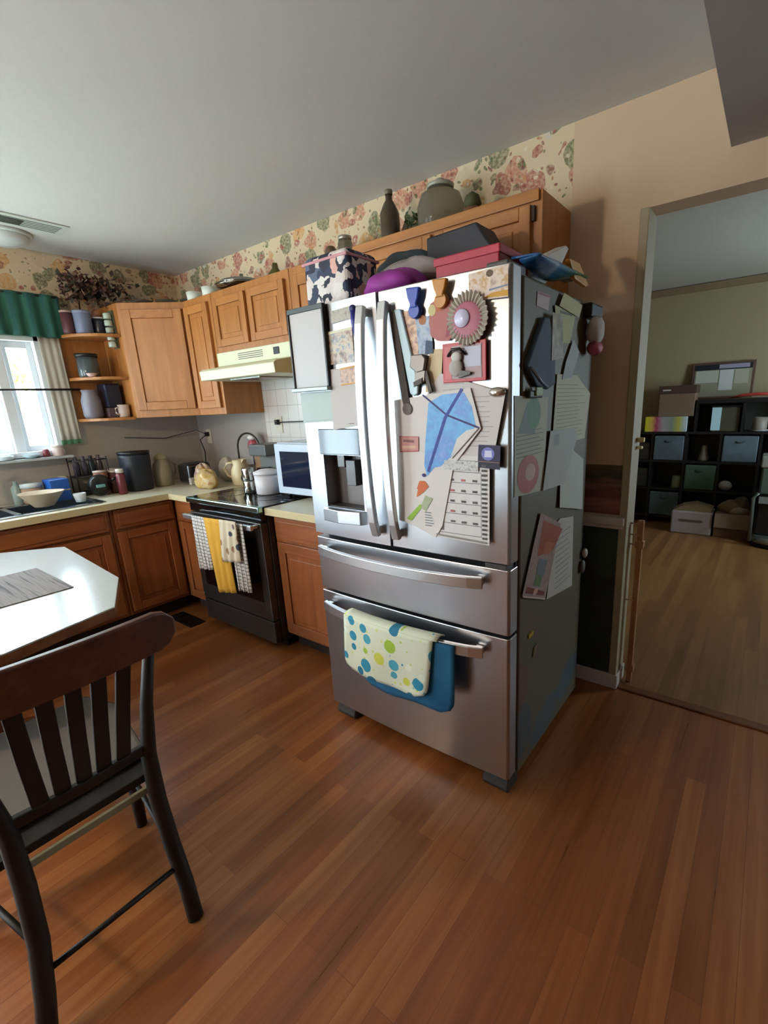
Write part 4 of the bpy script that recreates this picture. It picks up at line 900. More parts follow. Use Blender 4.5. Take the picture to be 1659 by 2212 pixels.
# dark floral wreath bunch at the left wall top
r = thing('dried_flower_bunch', 'dark dried flower bunch over the open shelves by the window', 'flowers', (.12, -.72, 2.0))
b = MB(); R = random.Random(21)
for k in range(420):
    c = Vector((.05+R.uniform(0, .14), -.70+max(-.12, R.gauss(.02, .13)), min(2.40, 2.24+R.gauss(0, .045)))); u = Vector((R.uniform(-1, 1), R.uniform(-1, 1), R.uniform(-1, 1))).normalized()*.026; v_ = u.cross(Vector((.3, .2, 1))).normalized()*.015
    b.add([c-u, c+v_, c+u, c-v_], [(0, 1, 2, 3)], mat(['#4d3733', '#6e4a44', '#3a3a2e', '#8a6a58'][k % 4], .8))
b.build('petals', r)['kind'] = 'stuff'
b = MB(); b.tube([(.07, -.81, 2.22), (.08, -.75, 2.19), (.08, -.60, 2.22)], .012, mat('#4a3a2c', .8)); b.tube([(.08, -.74, 2.17), (.05, -.74, 2.06), (.02, -.74, 2.0)], .006, mat('#4a3a2c', .8)); b.build('stem', r)

# ================================================================== OPEN SHELVES CONTENT
GSH = 'crockery on the open corner shelves'
jar('canister', 'slate blue canister on the top open shelf', .14, -.765, 1.948, [(.05, 0), (.052, .01), (.052, .13), (.04, .15)], mat('#76809a', .4), 'canister', GSH, ([(.054, .128), (.054, .145), (.0, .152)], mat('#8890a8', .4)))
jar('canister', 'dark red canister left of the slate blue one on the top open shelf', .11, -.845, 1.948, [(.032, 0), (.034, .01), (.034, .13)], mat('#5a3238', .5), 'canister', GSH, ([(.035, .13), (.036, .142), (.0, .145)], mat('#b08f88', .4)))
jar('crock', 'black crock with white lid line on the top open shelf', .14, -.665, 1.948, [(.044, 0), (.05, .02), (.05, .09), (.04, .11)], mat('#20232e', .3), 'crock', GSH, ([(.045, .105), (.044, .115), (.0, .12)], mat('#c9c6c4', .4)))
r = thing('spice_rack', 'pale green hanging strip of small jars on the side of the corner cabinet', 'rack', (.2, -.62, 1.87))
b = MB(); b.box(.19, .25, -.622, -.612, 1.86, 2.10, mat('#66705e', .5)); b.build('rack', r)
for k in range(5):
    b = MB(); b.lathe((.235, -.648, 1.865+k*.045), [(.022, 0), (.024, .004), (.024, .030), (.02, .036)], mat('#b5c4b4', .35)); b.build('jar', r)
r = jar('coffee_press', 'dark glass coffee press with black lid on the middle open shelf', .14, -.79, 1.673, [(.06, 0), (.064, .01), (.062, .13)], mat('#4c5254', .15), 'jug', GSH, ([(.066, .128), (.068, .15), (.0, .155)], BLACK))
b = MB(); b.lathe((.20, -.80, 1.673), [(.02, 0), (.034, .02), (.03, .022)], mat('#c9a8a0', .5)); one(b, 'small_dish', 'small pink dish on the middle open shelf', 'dish', GSH)
jar('pitcher', 'grey stoneware pot at the left of the lowest open shelf', .12, -.81, 1.400, [(.05, 0), (.06, .02), (.06, .12), (.045, .17), (.05, .19)], mat('#7d7a84', .4), 'pot', GSH)
b = MB(); b.box(.05, .19, -.735, -.635, 1.470, 1.63, mat('#1c2236', .4)); one(b, 'square_tin', 'navy blue tin standing behind the mug on the lowest open shelf', 'tin', GSH, bevel=.01)
b = MB(); b.box(.04, .19, -.74, -.63, 1.400, 1.468, mat('#5e4a50', .5)); one(b, 'keepsake_box', 'mauve low box beneath the navy tin on the lowest open shelf', 'box', GSH, bevel=.006)
r = thing('mug', 'white mug at the front of the lowest open shelf', 'mug', (.235, -.66, 1.4), GSH)
b = MB(); b.lathe((.225, -.655, 1.400), [(.030, 0), (.034, .004), (.036, .085), (.033, .085), (.030, .01), (0, .008)], mat('#c7b5a6', .4)); b.build('body', r)
b = MB(); b.tube([(.23, -.69, 1.47), (.235, -.712, 1.46), (.235, -.712, 1.43), (.23, -.69, 1.415)], .005, mat('#c7b5a6', .4)); b.build('handle', r)

# ================================================================== WINDOW DRESSING
t = NT('green_valance_cloth', .9); t.color(t.ramp(t.noise(t.mapping((1, 30, 2)), 1, 3), [(.3, '#1f4f4c'), (.7, '#356e5c')])); GV = t.m
def curtain(y0, y1, z0, z1, x, amp, n, mt, name, par, sol=.004):
    b = MB(); b.grid(lambda u, v: (x+amp*math.sin(u*PI*2*n)*(.4+.6*v), y0+(y1-y0)*u, z1+(z0-z1)*v), n*8, 8, mt); return b.build(name, par, solid=sol)
r = thing('curtain_valance', 'dark green gathered valance across the top of the sink window', 'curtain', (.05, -1.5, 2.18))
curtain(-2.1, -.855, 1.925, 2.185, .06, .012, 14, GV, 'valance', r)
b = MB(); b.tube([(.05, -2.12, 2.175), (.05, -.85, 2.175)], .010, mat('#3a3a34', .5)); b.build('rod', r)
r = thing('cafe_curtain', 'pale cream curtain panel with green hem at the right of the sink window', 'curtain', (.05, -.93, 1.2))
CR = mat('#c4c1b4', .9)
curtain(-1.01, -.89, 1.265, 1.93, .035, .004, 3, CR, 'panel', r)
lab(curtain(-1.01, -.89, 1.235, 1.265, .036, .004, 3, mat('#4f7a5c', .9), 'hem', r), 'green hem band')
b = MB(); b.tube([(.075, -2.1, 1.595), (.075, -.845, 1.597)], .007, mat('#221c22', .5)); b.tube([(.003, -.86, 1.597), (.075, -.86, 1.597)], .006, mat('#221c22', .5)); one(b, 'curtain_rod', 'thin dark rod across the middle of the sink window', 'rod')
# sill shelf with things
b = MB(); b.box(.002, .10, -1.95, -.98, 1.150, 1.165, mat('#b9c0c2', .4)); one(b, 'window_shelf', 'narrow pale ledge below the sink window', 'shelf')
GW = 'things on the ledge under the window'
b = MB(); b.lathe((.055, -1.20, 1.166), [(.02, 0), (.03, .006), (.05, .022), (.047, .022), (.02, .008)], mat('#bcd8e0', .2)); one(b, 'glass_dish', 'pale blue shallow dish on the window ledge', 'dish', GW)
b = MB(); b.lathe((.055, -1.34, 1.166), [(.03, 0), (.045, .004), (.05, .026), (.046, .026), (.03, .008)], mat('#d3e4ec', .2)); one(b, 'glass_dish', 'white shallow dish at the left of the window ledge', 'dish', GW)
b = MB(); b.lathe((.05, -1.115, 1.166), [(.018, 0), (.02, .004), (.019, .04), (.012, .05)], mat('#7a2f3c', .4)); one(b, 'candle_jar', 'tiny dark red jar on the window ledge', 'jar', GW)
jar('candle_jar', 'pink-white jar at the right end of the window ledge', .055, -1.05, 1.166, [(.03, 0), (.033, .005), (.033, .06)], mat('#d6c3bd', .4), 'jar', GW, ([(.034, .06), (.034, .07), (0, .072)], mat('#e0d9d2', .4)))

# ================================================================== COUNTER THINGS
GK = 'things on the worktop'
jar('canister', 'tall black ribbed canister on the worktop in the corner', .26, -.665, CT+.001, [(.088, 0), (.092, .01), (.102, .24), (.100, .262)], mat('#181d28', .45), 'canister', GK, ([(.104, .262), (.104, .278), (.0, .282)], mat('#12161f', .4)))
r = jar('stoneware_jug', 'beige stoneware jug with lid right of the black canister', .24, -.475, CT+.001, [(.058, 0), (.066, .01), (.070, .10), (.060, .16), (.04, .19), (.04, .205)], mat('#a3997f', .5), 'jug', GK, ([(.042, .20), (.044, .215), (.025, .235), (.0, .245)], mat('#bdb08c', .5)))
b = MB(); b.tube([(.24, -.41, CT+.18), (.24, -.375, CT+.15), (.24, -.38, CT+.09), (.24, -.408, CT+.06)], .008, mat('#a3997f', .5)); b.build('handle', r)
r = thing('toaster', 'chrome and black toaster beside the stoneware jug', 'toaster', (.40, -.29, CT), GK)
b = MB(); b.box(.29, .45, -.385, -.20, CT+.008, CT+.155, mat('#5d5d5f', .2, .8)); b.build('shell', r, bevel=.02, seg=4)
b = MB(); b.box(.31, .325, -.36, -.22, CT+.153, CT+.157, BLACK); b.box(.38, .405, -.36, -.22, CT+.153, CT+.157, BLACK); b.box(.451, .456, -.36, -.225, CT+.06, CT+.135, BLACK); b.build('slots', r)
b = MB(); b.box(.44, .47, -.39, -.195, CT+.002, CT+.055, mat('#d0cdc8', .4)); b.build('front_tray', r, bevel=.006)
b = MB(); b.box(.458, .472, -.30, -.28, CT+.10, CT+.118, BLACK); b.build('lever', r, bevel=.002)
# snack bags / bread
PK = photo_mat('snack_packaging_print', ['#a03a40', '#b58a86', '#c9b49a', '#9a6a4a', '#c98f3a'], 26)
BR = photo_mat('bread_bag_print', ['#a8823c', '#c2a05a', '#c8b287', '#a87848'], 22)
for (c, rr, mt, l, s_) in (((.57, -.34, CT+.075), (.075, .055, .085), PK, 'red and white crinkled snack bag right of the toaster', 2), ((.72, -.40, CT+.055), (.105, .065, .075), BR, 'golden bread bag lying on the worktop left of the pitcher', 6), ((.58, -.14, CT+.09), (.10, .06, .09), mat('#b3a58f', .5, vary=.2), 'pale crumpled bag stacked behind the bread bag', 9)):
    b = MB(); b.blob(c, rr, mt, 24, 14, .1, s_)
    for i in range(len(b.v)):
        x, y, z = b.v[i]; b.v[i] = (x, y, max(z, CT+.002))
    one(b, 'snack_bag', l, 'bag', GK)
r = jar('pitcher', 'cream ceramic pitcher standing behind the cooktop', .84, -.20, CT+.001, [(.055, 0), (.064, .01), (.070, .06), (.064, .11), (.046, .15), (.050, .185), (.045, .185), (.040, .15)], mat('#d8c69c', .35), 'pitcher', GK)
b = MB(); b.tube([(.80, -.225, CT+.165), (.755, -.25, CT+.16), (.735, -.26, CT+.12), (.755, -.25, CT+.07), (.79, -.23, CT+.05)], .009, mat('#d8c69c', .35)); b.build('handle', r)
b = MB(); b.prism([(.88, CT+.186), (.915, CT+.190), (.875, CT+.15)], 'y', -.215, -.185, mat('#d8c69c', .35)); b.build('spout', r, bevel=.003)
r = thing('utensil_crock', 'crock with a red and white topped utensil behind the pitcher', 'crock', (.83, -.07, CT), GK)
b = MB(); b.lathe((.83, -.07, CT+.001), [(.045, 0), (.05, .01), (.05, .13), (.045, .13), (.04, .02), (0, .015)], mat('#9a8f92', .4)); b.build('crock', r)
b = MB(); b.tube([(.83, -.07, CT+.05), (.85, -.08, CT+.20)], .008, mat('#66527a', .4)); b.blob((.865, -.085, CT+.27), (.045, .03, .055), mat('#a5474e', .5), wob=.05); b.blob((.862, -.085, CT+.335), (.038, .028, .022), mat('#d8d4ce', .5)); b.build('utensil', r)
b = MB(); pts = [(.69+.14*(1-math.cos(a)), -.10, CT+.001+.25+.115*math.sin(a)) for a in [PI*i/12 for i in range(13)]]
b.tube([(.69, -.10, CT+.001)]+pts, .007, mat('#4a423e', .3, .7)); b.box(.66, .78, -.14, -.06, CT+.001, CT+.012, mat('#4a423e', .4, .5)); one(b, 'banana_hook', 'dark arched metal stand rising behind the pitcher', 'stand', GK)
r = thing('coffee_maker', 'grey coffee maker against the tiles behind the cooktop', 'coffee maker', (1.10, -.10, CT), GK)
ZG = .8895
b = MB(); b.box(1.03, 1.22, -.16, -.04, ZG+.0, CT+.30, mat('#6a6a66', .4)); b.build('body', r, bevel=.01)
b = MB(); b.box(1.03, 1.22, -.24, -.16, CT+.22, CT+.30, mat('#5a5a58', .4)); b.build('brew_head', r, bevel=.01)
b = MB(); b.lathe((1.125, -.205, ZG+.012), [(.04, 0), (.055, .02), (.055, .09), (.04, .12)], GLOSSBLACK); b.build('carafe', r)
b = MB(); b.box(1.03, 1.22, -.26, -.16, ZG, ZG+.012, mat('#3a3a38', .4)); b.build('base_plate', r)
b = MB(); b.box(.925, 1.02, -.13, -.05, ZG, CT+.25, mat('#8a6848', .5)); one(b, 'knife_block', 'brown wooden block left of the coffee maker', 'knife block', GK, bevel=.008)
b = MB(); b.blob((1.16, -.32, ZG+.072), (.12, .05, .05), mat('#141412', .7), 24, 12, .12, 4); b.blob((1.16, -.32, ZG+.02), (.05, .04, .02), mat('#141412', .7)); one(b, 'oven_mitt', 'black crumpled oven mitt between pitcher and white canister', 'mitt', GK)
r = jar('canister', 'white plastic canister at the right rear of the cooktop', 1.40, -.38, ZG, [(.068, 0), (.074, .006), (.078, .125)], mat('#d4cfd2', .4), 'canister', GK, ([(.081, .124), (.081, .140), (.04, .155), (0, .157)], mat('#d9d5d8', .4)), 32)
for k, (z, l) in enumerate(((ZG, 'lower of two stacked silver tins beside the white canister'), (ZG+.083, 'upper of two stacked silver tins beside the white canister'))):
    b = MB(); b.lathe((1.262, -.42, z), [(.036, 0), (.038, .004), (.038, .074), (.035, .080), (0, .080)], mat('#b9b9b4', .15, 1.)); one(b, 'silver_tin', l, 'tin', GK)
r = thing('microwave', 'white countertop microwave with dark window beside the fridge', 'microwave', (1.78, -.24, .9))
MW = mat('#c2cfdd', .3)
b = MB(); b.box(1.56, 2.08, -.40, -.06, .905, 1.215, MW); b.build('case', r, bevel=.008)
d_ = MB().box(1.565, 1.97, -.425, -.401, .912, 1.208, MW).build('microwave_door', r, bevel=.006)
b = MB(); b.box(1.615, 1.92, -.4275, -.425, .955, 1.165, mat('#152036', .06)); b.build('window', d_)
b = MB(); b.box(1.975, 2.075, -.42, -.401, .912, 1.208, mat('#aab4c0', .4)); b.build('keypad', r, bevel=.003)
for x in (1.60, 2.04):
    for y in (-.37, -.10):
        zb = .8885 if x < 1.7 else .8805
        b = MB(); b.lathe((x, y, zb), [(.014, 0), (.012, .905-zb)], BLACK, 12); b.build('foot', r)
# outlets and cords
for (x, z, l) in ((.16, 1.215, 'cream wall outlet with black plug above the toaster'), (1.10, 1.300, 'wall outlet with black plug beside the tiled splash')):
    r = thing('wall_outlet', l, 'outlet', (x, -.01, z)); b = MB(); b.box(x-.036, x+.036, -.012, -.006, z-.058, z+.058, mat('#cbc4b0', .4)); b.build('plate', r, bevel=.002)
    b = MB(); b.box(x-.014, x+.014, -.040, -.012, z+.0, z+.035, BLACK); b.build('plug', r, bevel=.004)
b = MB(); b.tube([(.16, -.041, 1.225), (.12, -.07, 1.19), (.22, -.10, 1.10), (.33, -.17, 1.03), (.38, -.19, .98)], .004, BLACK, 6); one(b, 'power_cord', 'black cord drooping from the corner outlet to the toaster', 'cord')
b = MB(); b.tube([(1.10, -.041, 1.315), (1.22, -.05, 1.318), (1.5, -.03, 1.32), (1.9, -.03, 1.32)], .004, BLACK, 6); one(b, 'power_cord', 'black cord running along the tiles toward the fridge', 'cord')
b = MB(); b.tube([(.16, -.041, 1.235), (.05, -.05, 1.27), (.012, -.3, 1.22), (.010, -.6, 1.25)], .003, BLACK, 6); one(b, 'power_cord', 'thin dark cable trailing along the wall above the jug', 'cord')
# left side by sink
GL = 'things on the worktop beside the sink'
for (x, y, q, h_, c, l) in ((.215, -.885, .042, .155, '#9c6a58', 'tall copper-pink tumbler right of the black pan'), (.215, -.80, .038, .145, '#5c2c28', 'dark red jar between the copper tumbler and the black canister'), (.12, -.76, .038, .15, '#4a2622', 'dark maroon jar behind the black canister')):
    jar('storage_jar', l, x, y, CT+.001, [(q*.9, 0), (q, .008), (q, h_)], mat(c, .35), 'jar', GL, ([(q+.002, h_), (q+.002, h_+.012), (0, h_+.015)], mat('#b9a79a', .4)))
jar('medicine_bottle', 'dark red bottle with white cap against the black canister', .34, -.81, CT+.001, [(.026, 0), (.028, .005), (.028, .13), (.018, .15)], mat('#6a2b34', .3), 'bottle', GL, ([(.024, .148), (.024, .175), (0, .177)], mat('#d6d2c8', .4)))
r = thing('wire_basket', 'dark wire rack of bottles against the wall under the curtain', 'rack', (.10, -.91, CT), GL)
b = MB(); DK = mat('#26222a', .5)
for z in (CT+.02, CT+.13, CT+.24):
    b.tube([(.03, -1.005, z), (.15, -1.005, z), (.15, -.805, z), (.03, -.805, z), (.03, -1.005, z)], .004, DK, 6)
for (x, y) in ((.03, -1.005), (.15, -1.005), (.15, -.805), (.03, -.805), (.15, -.905)): b.tube([(x, y, CT+.001), (x, y, CT+.26)], .004, DK, 6)
b.box(.03, .15, -1.005, -.805, CT+.135, CT+.139, DK); b.box(.03, .15, -1.005, -.805, CT+.018, CT+.022, DK)
b.build('wire_frame', r)
for k in range(4):
    y = -.975+k*.047; b = MB(); b.lathe((.09, y, CT+.1395), [(.021, 0), (.022, .07), (.012, .10), (.012, .13)], mat(['#3c3a44', '#4c4650', '#2f3a40', '#5a5050'][k], .3)); tag(b.build('spice_bottle'), ['slate bottle, leftmost in the dark wire rack', 'mauve grey bottle, second from left in the wire rack', 'dark teal bottle, third from left in the wire rack', 'brown grey bottle, rightmost in the dark wire rack'][k], 'bottle', 'bottles in the wire rack')
r = thing('frying_pan', 'black round pan standing on edge beside the sink', 'pan', (.30, -1.0, CT), GL)
b = MB(); b.lathe((.300, -.925, CT+.076), [(.055, .0), (.072, -.018), (.075, -.018), (.06, .006), (0, .006)], mat('#1a1c1e', .3), 30, 'x'); b.build('pan', r)
b = MB(); b.tube([(.30, -.855, CT+.10), (.30, -.82, CT+.12)], .008, BLACK); b.build('handle', r)
b = MB(); b.box(.306, .326, -.96, -.905, CT+.065, CT+.085, mat('#6fa5a5', .7)); one(b, 'sponge', 'small teal sponge leaning in the black pan', 'sponge', GL, bevel=.004)
b = MB(); b.box(.13, .27, -1.20, -1.09, CT+.01, CT+.150, mat('#1f55a8', .35)); b.box(.128, .272, -1.202, -1.088, CT+.07, CT+.085, mat('#9a9a8c', .4)); one(b, 'blue_box', 'bright blue box standing behind the sink corner', 'box', GL, bevel=.008)
jar('storage_jar', 'beige jar with pale lid behind the cream bowl', .15, -1.265, CT+.009, [(.05, 0), (.056, .01), (.056, .10)], mat('#b08d76', .5), 'jar', GL, ([(.058, .10), (.058, .125), (0, .128)], mat('#c4d0d0', .3)))
b = MB(); b.lathe((.36, -1.275, CT+.0085), [(.05, 0), (.055, .006), (.115, .085), (.118, .088), (.111, .086), (.05, .012), (0, .01)], mat('#c2ad90', .4), 32); one(b, 'mixing_bowl', 'large cream bowl resting over the sink edge', 'bowl', GL)
b = MB(); b.lathe((.43, -1.10, CT+.0085), [(.024, 0), (.028, .004), (.036, .055), (.033, .055), (.024, .008), (0, .006)], mat('#d3dbe0', .3)); one(b, 'cup', 'small white cup on the sink rim beside the cream bowl', 'cup', GL)
b = MB(); b.lathe((.47, -1.07, CT+.0085), [(.03, 0), (.05, .003), (.07, .012), (.067, .012), (.03, .006), (0, .005)], mat('#aab4ba', .3)); 
b = MB(); b.lathe((.06, -1.32, CT+.001), [(.028, 0), (.03, .005), (.03, .11), (.012, .13), (.012, .15)], mat('#94a8a4', .3)); one(b, 'soap_bottle', 'pale green soap bottle behind the sink', 'bottle', GL)
b = MB(); b.lathe((.055, -1.06, CT+.001), [(.032, 0), (.034, .005), (.034, .13), (.025, .15)], mat('#b5b596', .4)); one(b, 'storage_jar', 'pale khaki jar against the wall below the curtain', 'jar', GL)

# ceiling vent and round ceiling light
r = thing('ceiling_vent', 'white rectangular ceiling vent with dark slots near the window', 'vent', (.5, -1.07, H))
b = MB(); b.box(.43, .60, -1.28, -.90, H-.007, H-.001, mat('#c3c9c2', .5)); b.build('frame', r, bevel=.002)
b = MB()
for k in range(5): b.box(.455+k*.026, .462+k*.026, -1.25, -.93, H-.0085, H-.007, mat('#50564e', .6))
b.box(.47, .55, -1.25, -1.10, H-.010, H-.0085, mat('#22251f', .6))
b.build('slots', r)
r = thing('ceiling_light', 'shallow round glass ceiling light above the sink window', 'lamp', (.24, -1.12, H))
b = MB(); b.lathe((.24, -1.12, H-.001), [(.14, 0), (.14, -.012), (.13, -.016)], mat('#c8d0cc', .4), 32); b.build('base', r)
b = MB(); b.lathe((.24, -1.12, H-.012), [(.125, 0), (.115, -.03), (.07, -.05), (0, -.058)], mat('#d3dbdb', .3), 32); b.build('glass_shade', r)
r = thing('pendant_lamp', 'warm glass pendant lamp hanging left of the camera over the table end', 'lamp', (1.8, -3.4, 1.99))
b = MB(); b.lathe((1.8, -3.4, H-.001), [(.06, 0), (.06, -.02), (.01, -.03)], mat('#6a5a44', .4, .6)); b.build('canopy', r)
b = MB(); b.tube([(1.8, -3.4, H-.02), (1.8, -3.4, 2.12)], .005, BLACK, 8); b.build('rod', r)
b = MB(); b.lathe((1.8, -3.4, 2.11), [(.03, .02), (.17, -.02), (.172, -.025), (.03, .015)], mat('#d8c8a8', .4)); b.build('shade', r)

# ================================================================== TABLE AND CHAIR
TZ = .75
t = NT('table_laminate', .16); t.color(t.mix(t.noise(t.pos, 40, 3), '#c3c9c9', '#cdd2d1')); TM = t.m
r = thing('dining_table', 'white laminate table with clipped corners and wooden edge', 'table', (1.5, -1.9, 0))
P8 = [(.99, -1.395), (1.80, -1.455), (2.13, -1.60), (2.215, -1.93), (2.13, -2.32), (1.85, -2.47), (1.02, -2.42), (.78, -2.20), (.77, -1.66)]
def shrink(P, k):
    cx = sum(p[0] for p in P)/len(P); cy = sum(p[1] for p in P)/len(P)
    return [(cx+(p[0]-cx)*k, cy+(p[1]-cy)*k) for p in P]
b = MB(); b.prism(P8, 'z', TZ-.006, TZ, TM); b.build('tabletop', r, bevel=.002)
EW = wood('table_edge_oak', '#6b4022', '#875430', '#9c6a40', (10, 10, 40))
b = MB(); b.prism(shrink(P8, .997), 'z', TZ-.04, TZ-.006, EW); b.build('table_edge', r, bevel=.003)
b = MB(); b.lathe((1.48, -1.93, 0), [(.30, 0), (.30, .03), (.09, .06), (.055, .12), (.07, .3), (.05, .5), (.09, .66), (.25, .709)], EW, 28); b.build('pedestal', r)
t = NT('striped_placemat', .8); st = t.noise(t.mapping((2.0, 60, 1), (0, 0, .25)), 1, 3)
PMAT = t.color(t.ramp(st, [(.35, '#4a4446'), (.48, '#877f7c'), (.6, '#756c6a'), (.7, '#9a928e')]))
b = MB(); b.box(1.315, 1.765, -1.90, -1.605, TZ+.0008, TZ+.004, PMAT); one(b, 'placemat', 'dark striped placemat on the white table', 'placemat', bevel=.0015)

CB = mat('#0f0c0a', .55, vary=.15); CRL = wood('cherry_rail', '#472718', '#57301f', '#683b28', (6, 30, 30), .35)
r = thing('dining_chair', 'slat-back dining chair with brown top rail and dark frame seen from behind', 'chair', (2.5, -1.92, 0))
# rear legs run up into back posts
b = MB(); b.tube([(2.770, -1.783, 0), (2.735, -1.776, .10), (2.70, -1.778, .22), (2.672, -1.778, .36), (2.660, -1.772, .50), (2.665, -1.752, .65), (2.690, -1.722, .84)], [.021, .021, .022, .022, .020, .016, .013], CB, 12, upv=(0, 1, 0)); b.build('leg', r)
b = MB(); b.tube([(2.765, -2.135, 0), (2.735, -2.112, .10), (2.70, -2.090, .22), (2.672, -2.080, .36), (2.660, -2.078, .50), (2.665, -2.095, .65), (2.690, -2.125, .84)], [.021, .021, .022, .022, .020, .016, .013], CB, 12, upv=(0, 1, 0)); b.build('leg', r)
b = MB(); b.tube([(2.305, -1.725, 0), (2.285, -1.715, .2), (2.275, -1.71, .42)], [.017, .021, .023], CB, 12, upv=(0, 1, 0)); b.build('leg', r)
b = MB(); b.tube([(2.305, -2.165, 0), (2.285, -2.155, .2), (2.275, -2.15, .42)], [.017, .021, .023], CB, 12, upv=(0, 1, 0)); b.build('leg', r)
# crest rail, curved
b = MB(); N = 20
def rail(u, side):
    y = -1.655-u*.52; k = math.sin(PI*u); x = 2.700+.030*(k-.3); return x, y
vs = []; 
for i in range(N+1):
    u = i/N; x, y = rail(u, 0); e = min(1, math.sin(PI*u)*3.2+.35); zm = .853+.004*math.sin(PI*u); hh = .054*e
    vs += [(x-.012, y, zm-hh), (x+.012, y, zm-hh), (x+.014, y, zm+hh), (x-.010, y, zm+hh)]
fs = []
for i in range(N):
    for k in range(4): fs.append((i*4+k, i*4+(k+1) % 4, (i+1)*4+(k+1) % 4, (i+1)*4+k))
fs += [(0, 1, 2, 3), tuple(N*4+k for k in (3, 2, 1, 0))]
b.add(vs, fs, CRL); lab(b.build('crest_rail', r, bevel=.006, seg=3), 'warm brown wooden top rail')
b = MB(); b.tube([(2.660, -1.772, .523), (2.668, -1.925, .520), (2.660, -2.078, .523)], 1, CB, flat=(.02, .030)); b.build('lower_rail', r, bevel=.004)
for (ya, yb) in ((-1.832, -1.793), (-1.878, -1.850), (-1.922, -1.905), (-1.967, -1.962), (-2.012, -2.020)):
    b = MB(); b.tube([(2.664, ya, .53), (2.672, (ya+yb)/2, .66), (2.698, yb, .815)], 1, CB, flat=(.035, .010), upv=(1, 0, 0)); b.build('slat', r, bevel=.003)
b = MB(); b.prism([(2.63, -1.745), (2.63, -2.11), (2.26, -2.17), (2.24, -2.10), (2.24, -1.76), (2.26, -1.70)], 'z', .40, .425, CB); b.build('seat_frame', r, bevel=.004)
t = NT('grey_ribbed_cushion', .9); rb = t.n('ShaderNodeTexWave'); rb.bands_direction = 'X'; rb.inputs['Scale'].default_value = 70; rb.inputs['Distortion'].default_value = .6; t.l(t.pos, rb.inputs['Vector'])
CU = t.color(t.mix(rb.outputs['Fac'], '#55534d', '#74726b'))
b = MB(); b.prism([(2.56, -1.745), (2.56, -2.11), (2.25, -2.165), (2.10, -2.12), (2.10, -1.74), (2.25, -1.695)], 'z', .426, .462, CU); lab(b.build('seat_cushion', r, bevel=.012, seg=3), 'grey ribbed seat cushion')
b = MB(); b.tube([(2.722, -1.792, .155), (2.722, -2.10, .155)], .0075, CB, 8); b.build('stretcher', r)
b = MB(); b.tube([(2.70, -1.778, .20), (2.286, -1.716, .20)], .008, CB, 8); b.build('stretcher', r)
b = MB(); b.tube([(2.70, -2.09, .20), (2.286, -2.155, .20)], .008, CB, 8); b.build('stretcher', r)
b = MB(); b.box(2.640, 2.652, -2.07, -1.785, .378, .398, mat('#8d8970', .5)); lab(b.build('rear_apron', r, bevel=.002), 'pale rear edge strip')  # plain pale strip below the rear seat edge

# ================================================================== GATE IN DOORWAY
r = thing('safety_gate', 'wooden safety gate post mounted inside the doorway edge', 'gate', (3.50, .10, 0))
GW_ = wood('gate_pine', '#8c5f40', '#a8764e', '#b98a62', (30, 30, 3))
b = MB(); b.box(3.497, 3.522, .085, .11, .002, .838, GW_); b.build('post', r, bevel=.003)
for z in (.825, .772, .725, .445):
    b = MB(); b.tube([(3.471, .075, z), (3.505, .085, z-.004)], .0035, mat('#b99a7c', .4), 8); b.build('bracket', r)
b = MB(); b.box(3.492, 3.528, .08, .115, .705, .74, GW_); b.build('collar', r, bevel=.003)
b = MB(); b.box(3.492, 3.528, .08, .115, .06, .10, GW_); b.build('collar', r, bevel=.003)
r = thing('door_latch', 'small brass latch on the doorway trim', 'latch', (3.47, .1, 1.19))
b = MB(); b.box(3.4705, 3.50, .06, .085, 1.195, 1.215, mat('#c9b980', .3, .8)); b.box(3.4705, 3.494, .06, .085, 1.165, 1.178, mat('#d8d0a4', .3, .8)); b.build('latch_bolt', r, bevel=.003)

# ================================================================== NEXT ROOM
BK = mat('#121010', .45); Y0, Y1 = 3.47, 3.79
r = thing('cube_shelf', 'black cube storage shelf three rows high against the far wall', 'shelf', (3.25, 3.63, 0))
cx = [2.60, 2.915, 3.235, 3.545, 3.875, 4.20]; cz = [.08, .385, .685, .985]
b = MB(); b.box(cx[0], cx[-1]+.02, Y1-.01, Y1, .02, .99, BK); b.build('back_panel', r)
for k, x in enumerate(cx): b = MB(); b.box(x-.005, x+.018, Y0, Y1-.01, .0, .985, BK); b.build('divider', r)
for z in cz: b = MB(); b.box(cx[0]-.01, cx[-1]+.03, Y0-.004, Y1-.01, z-.012, z+.012, BK); b.build('shelf', r)
r = thing('hutch_shelf', 'black open hutch standing on top of the cube shelf', 'shelf', (3.8, 3.63, 1.0))
b = MB(); b.box(3.30, 4.25, Y0, Y1, 1.275, 1.315, BK); b.build('top_board', r, bevel=.004)
b = MB(); b.box(3.30, 4.25, Y1-.012, Y1, .998, 1.275, mat('#2b2a20', .6)); b.build('back_panel', r)
for x in (3.30, 3.70, 4.23): b = MB(); b.box(x, x+.02, Y0, Y1-.012, .998, 1.275, BK); b.build('divider', r)
BINM = mat('#566468', .85, vary=.12); BING = mat('#4a6656', .85, vary=.12)
def bin_(x0, x1, z0, z1, mt, l):
    r = thing('fabric_bin', l, 'bin', ((x0+x1)/2, 3.6, z0), 'fabric bins in the cube shelf')
    b = MB(); b.box(x0, x1, Y0-.012, Y1-.03, z0, z1, mt); b.build('bin_body', r, bevel=.008)
    xm = (x0+x1)/2; b = MB(); b.tube([(xm-.035, Y0-.012, z1-.05), (xm-.02, Y0-.024, z1-.062), (xm+.02, Y0-.024, z1-.062), (xm+.035, Y0-.012, z1-.05)], .005, mat('#3a4648', .7), 6); b.build('handle', r)
bin_(2.942, 3.225, .700, .955, BINM, 'blue-grey fabric bin in the upper row, left one below the toy box')
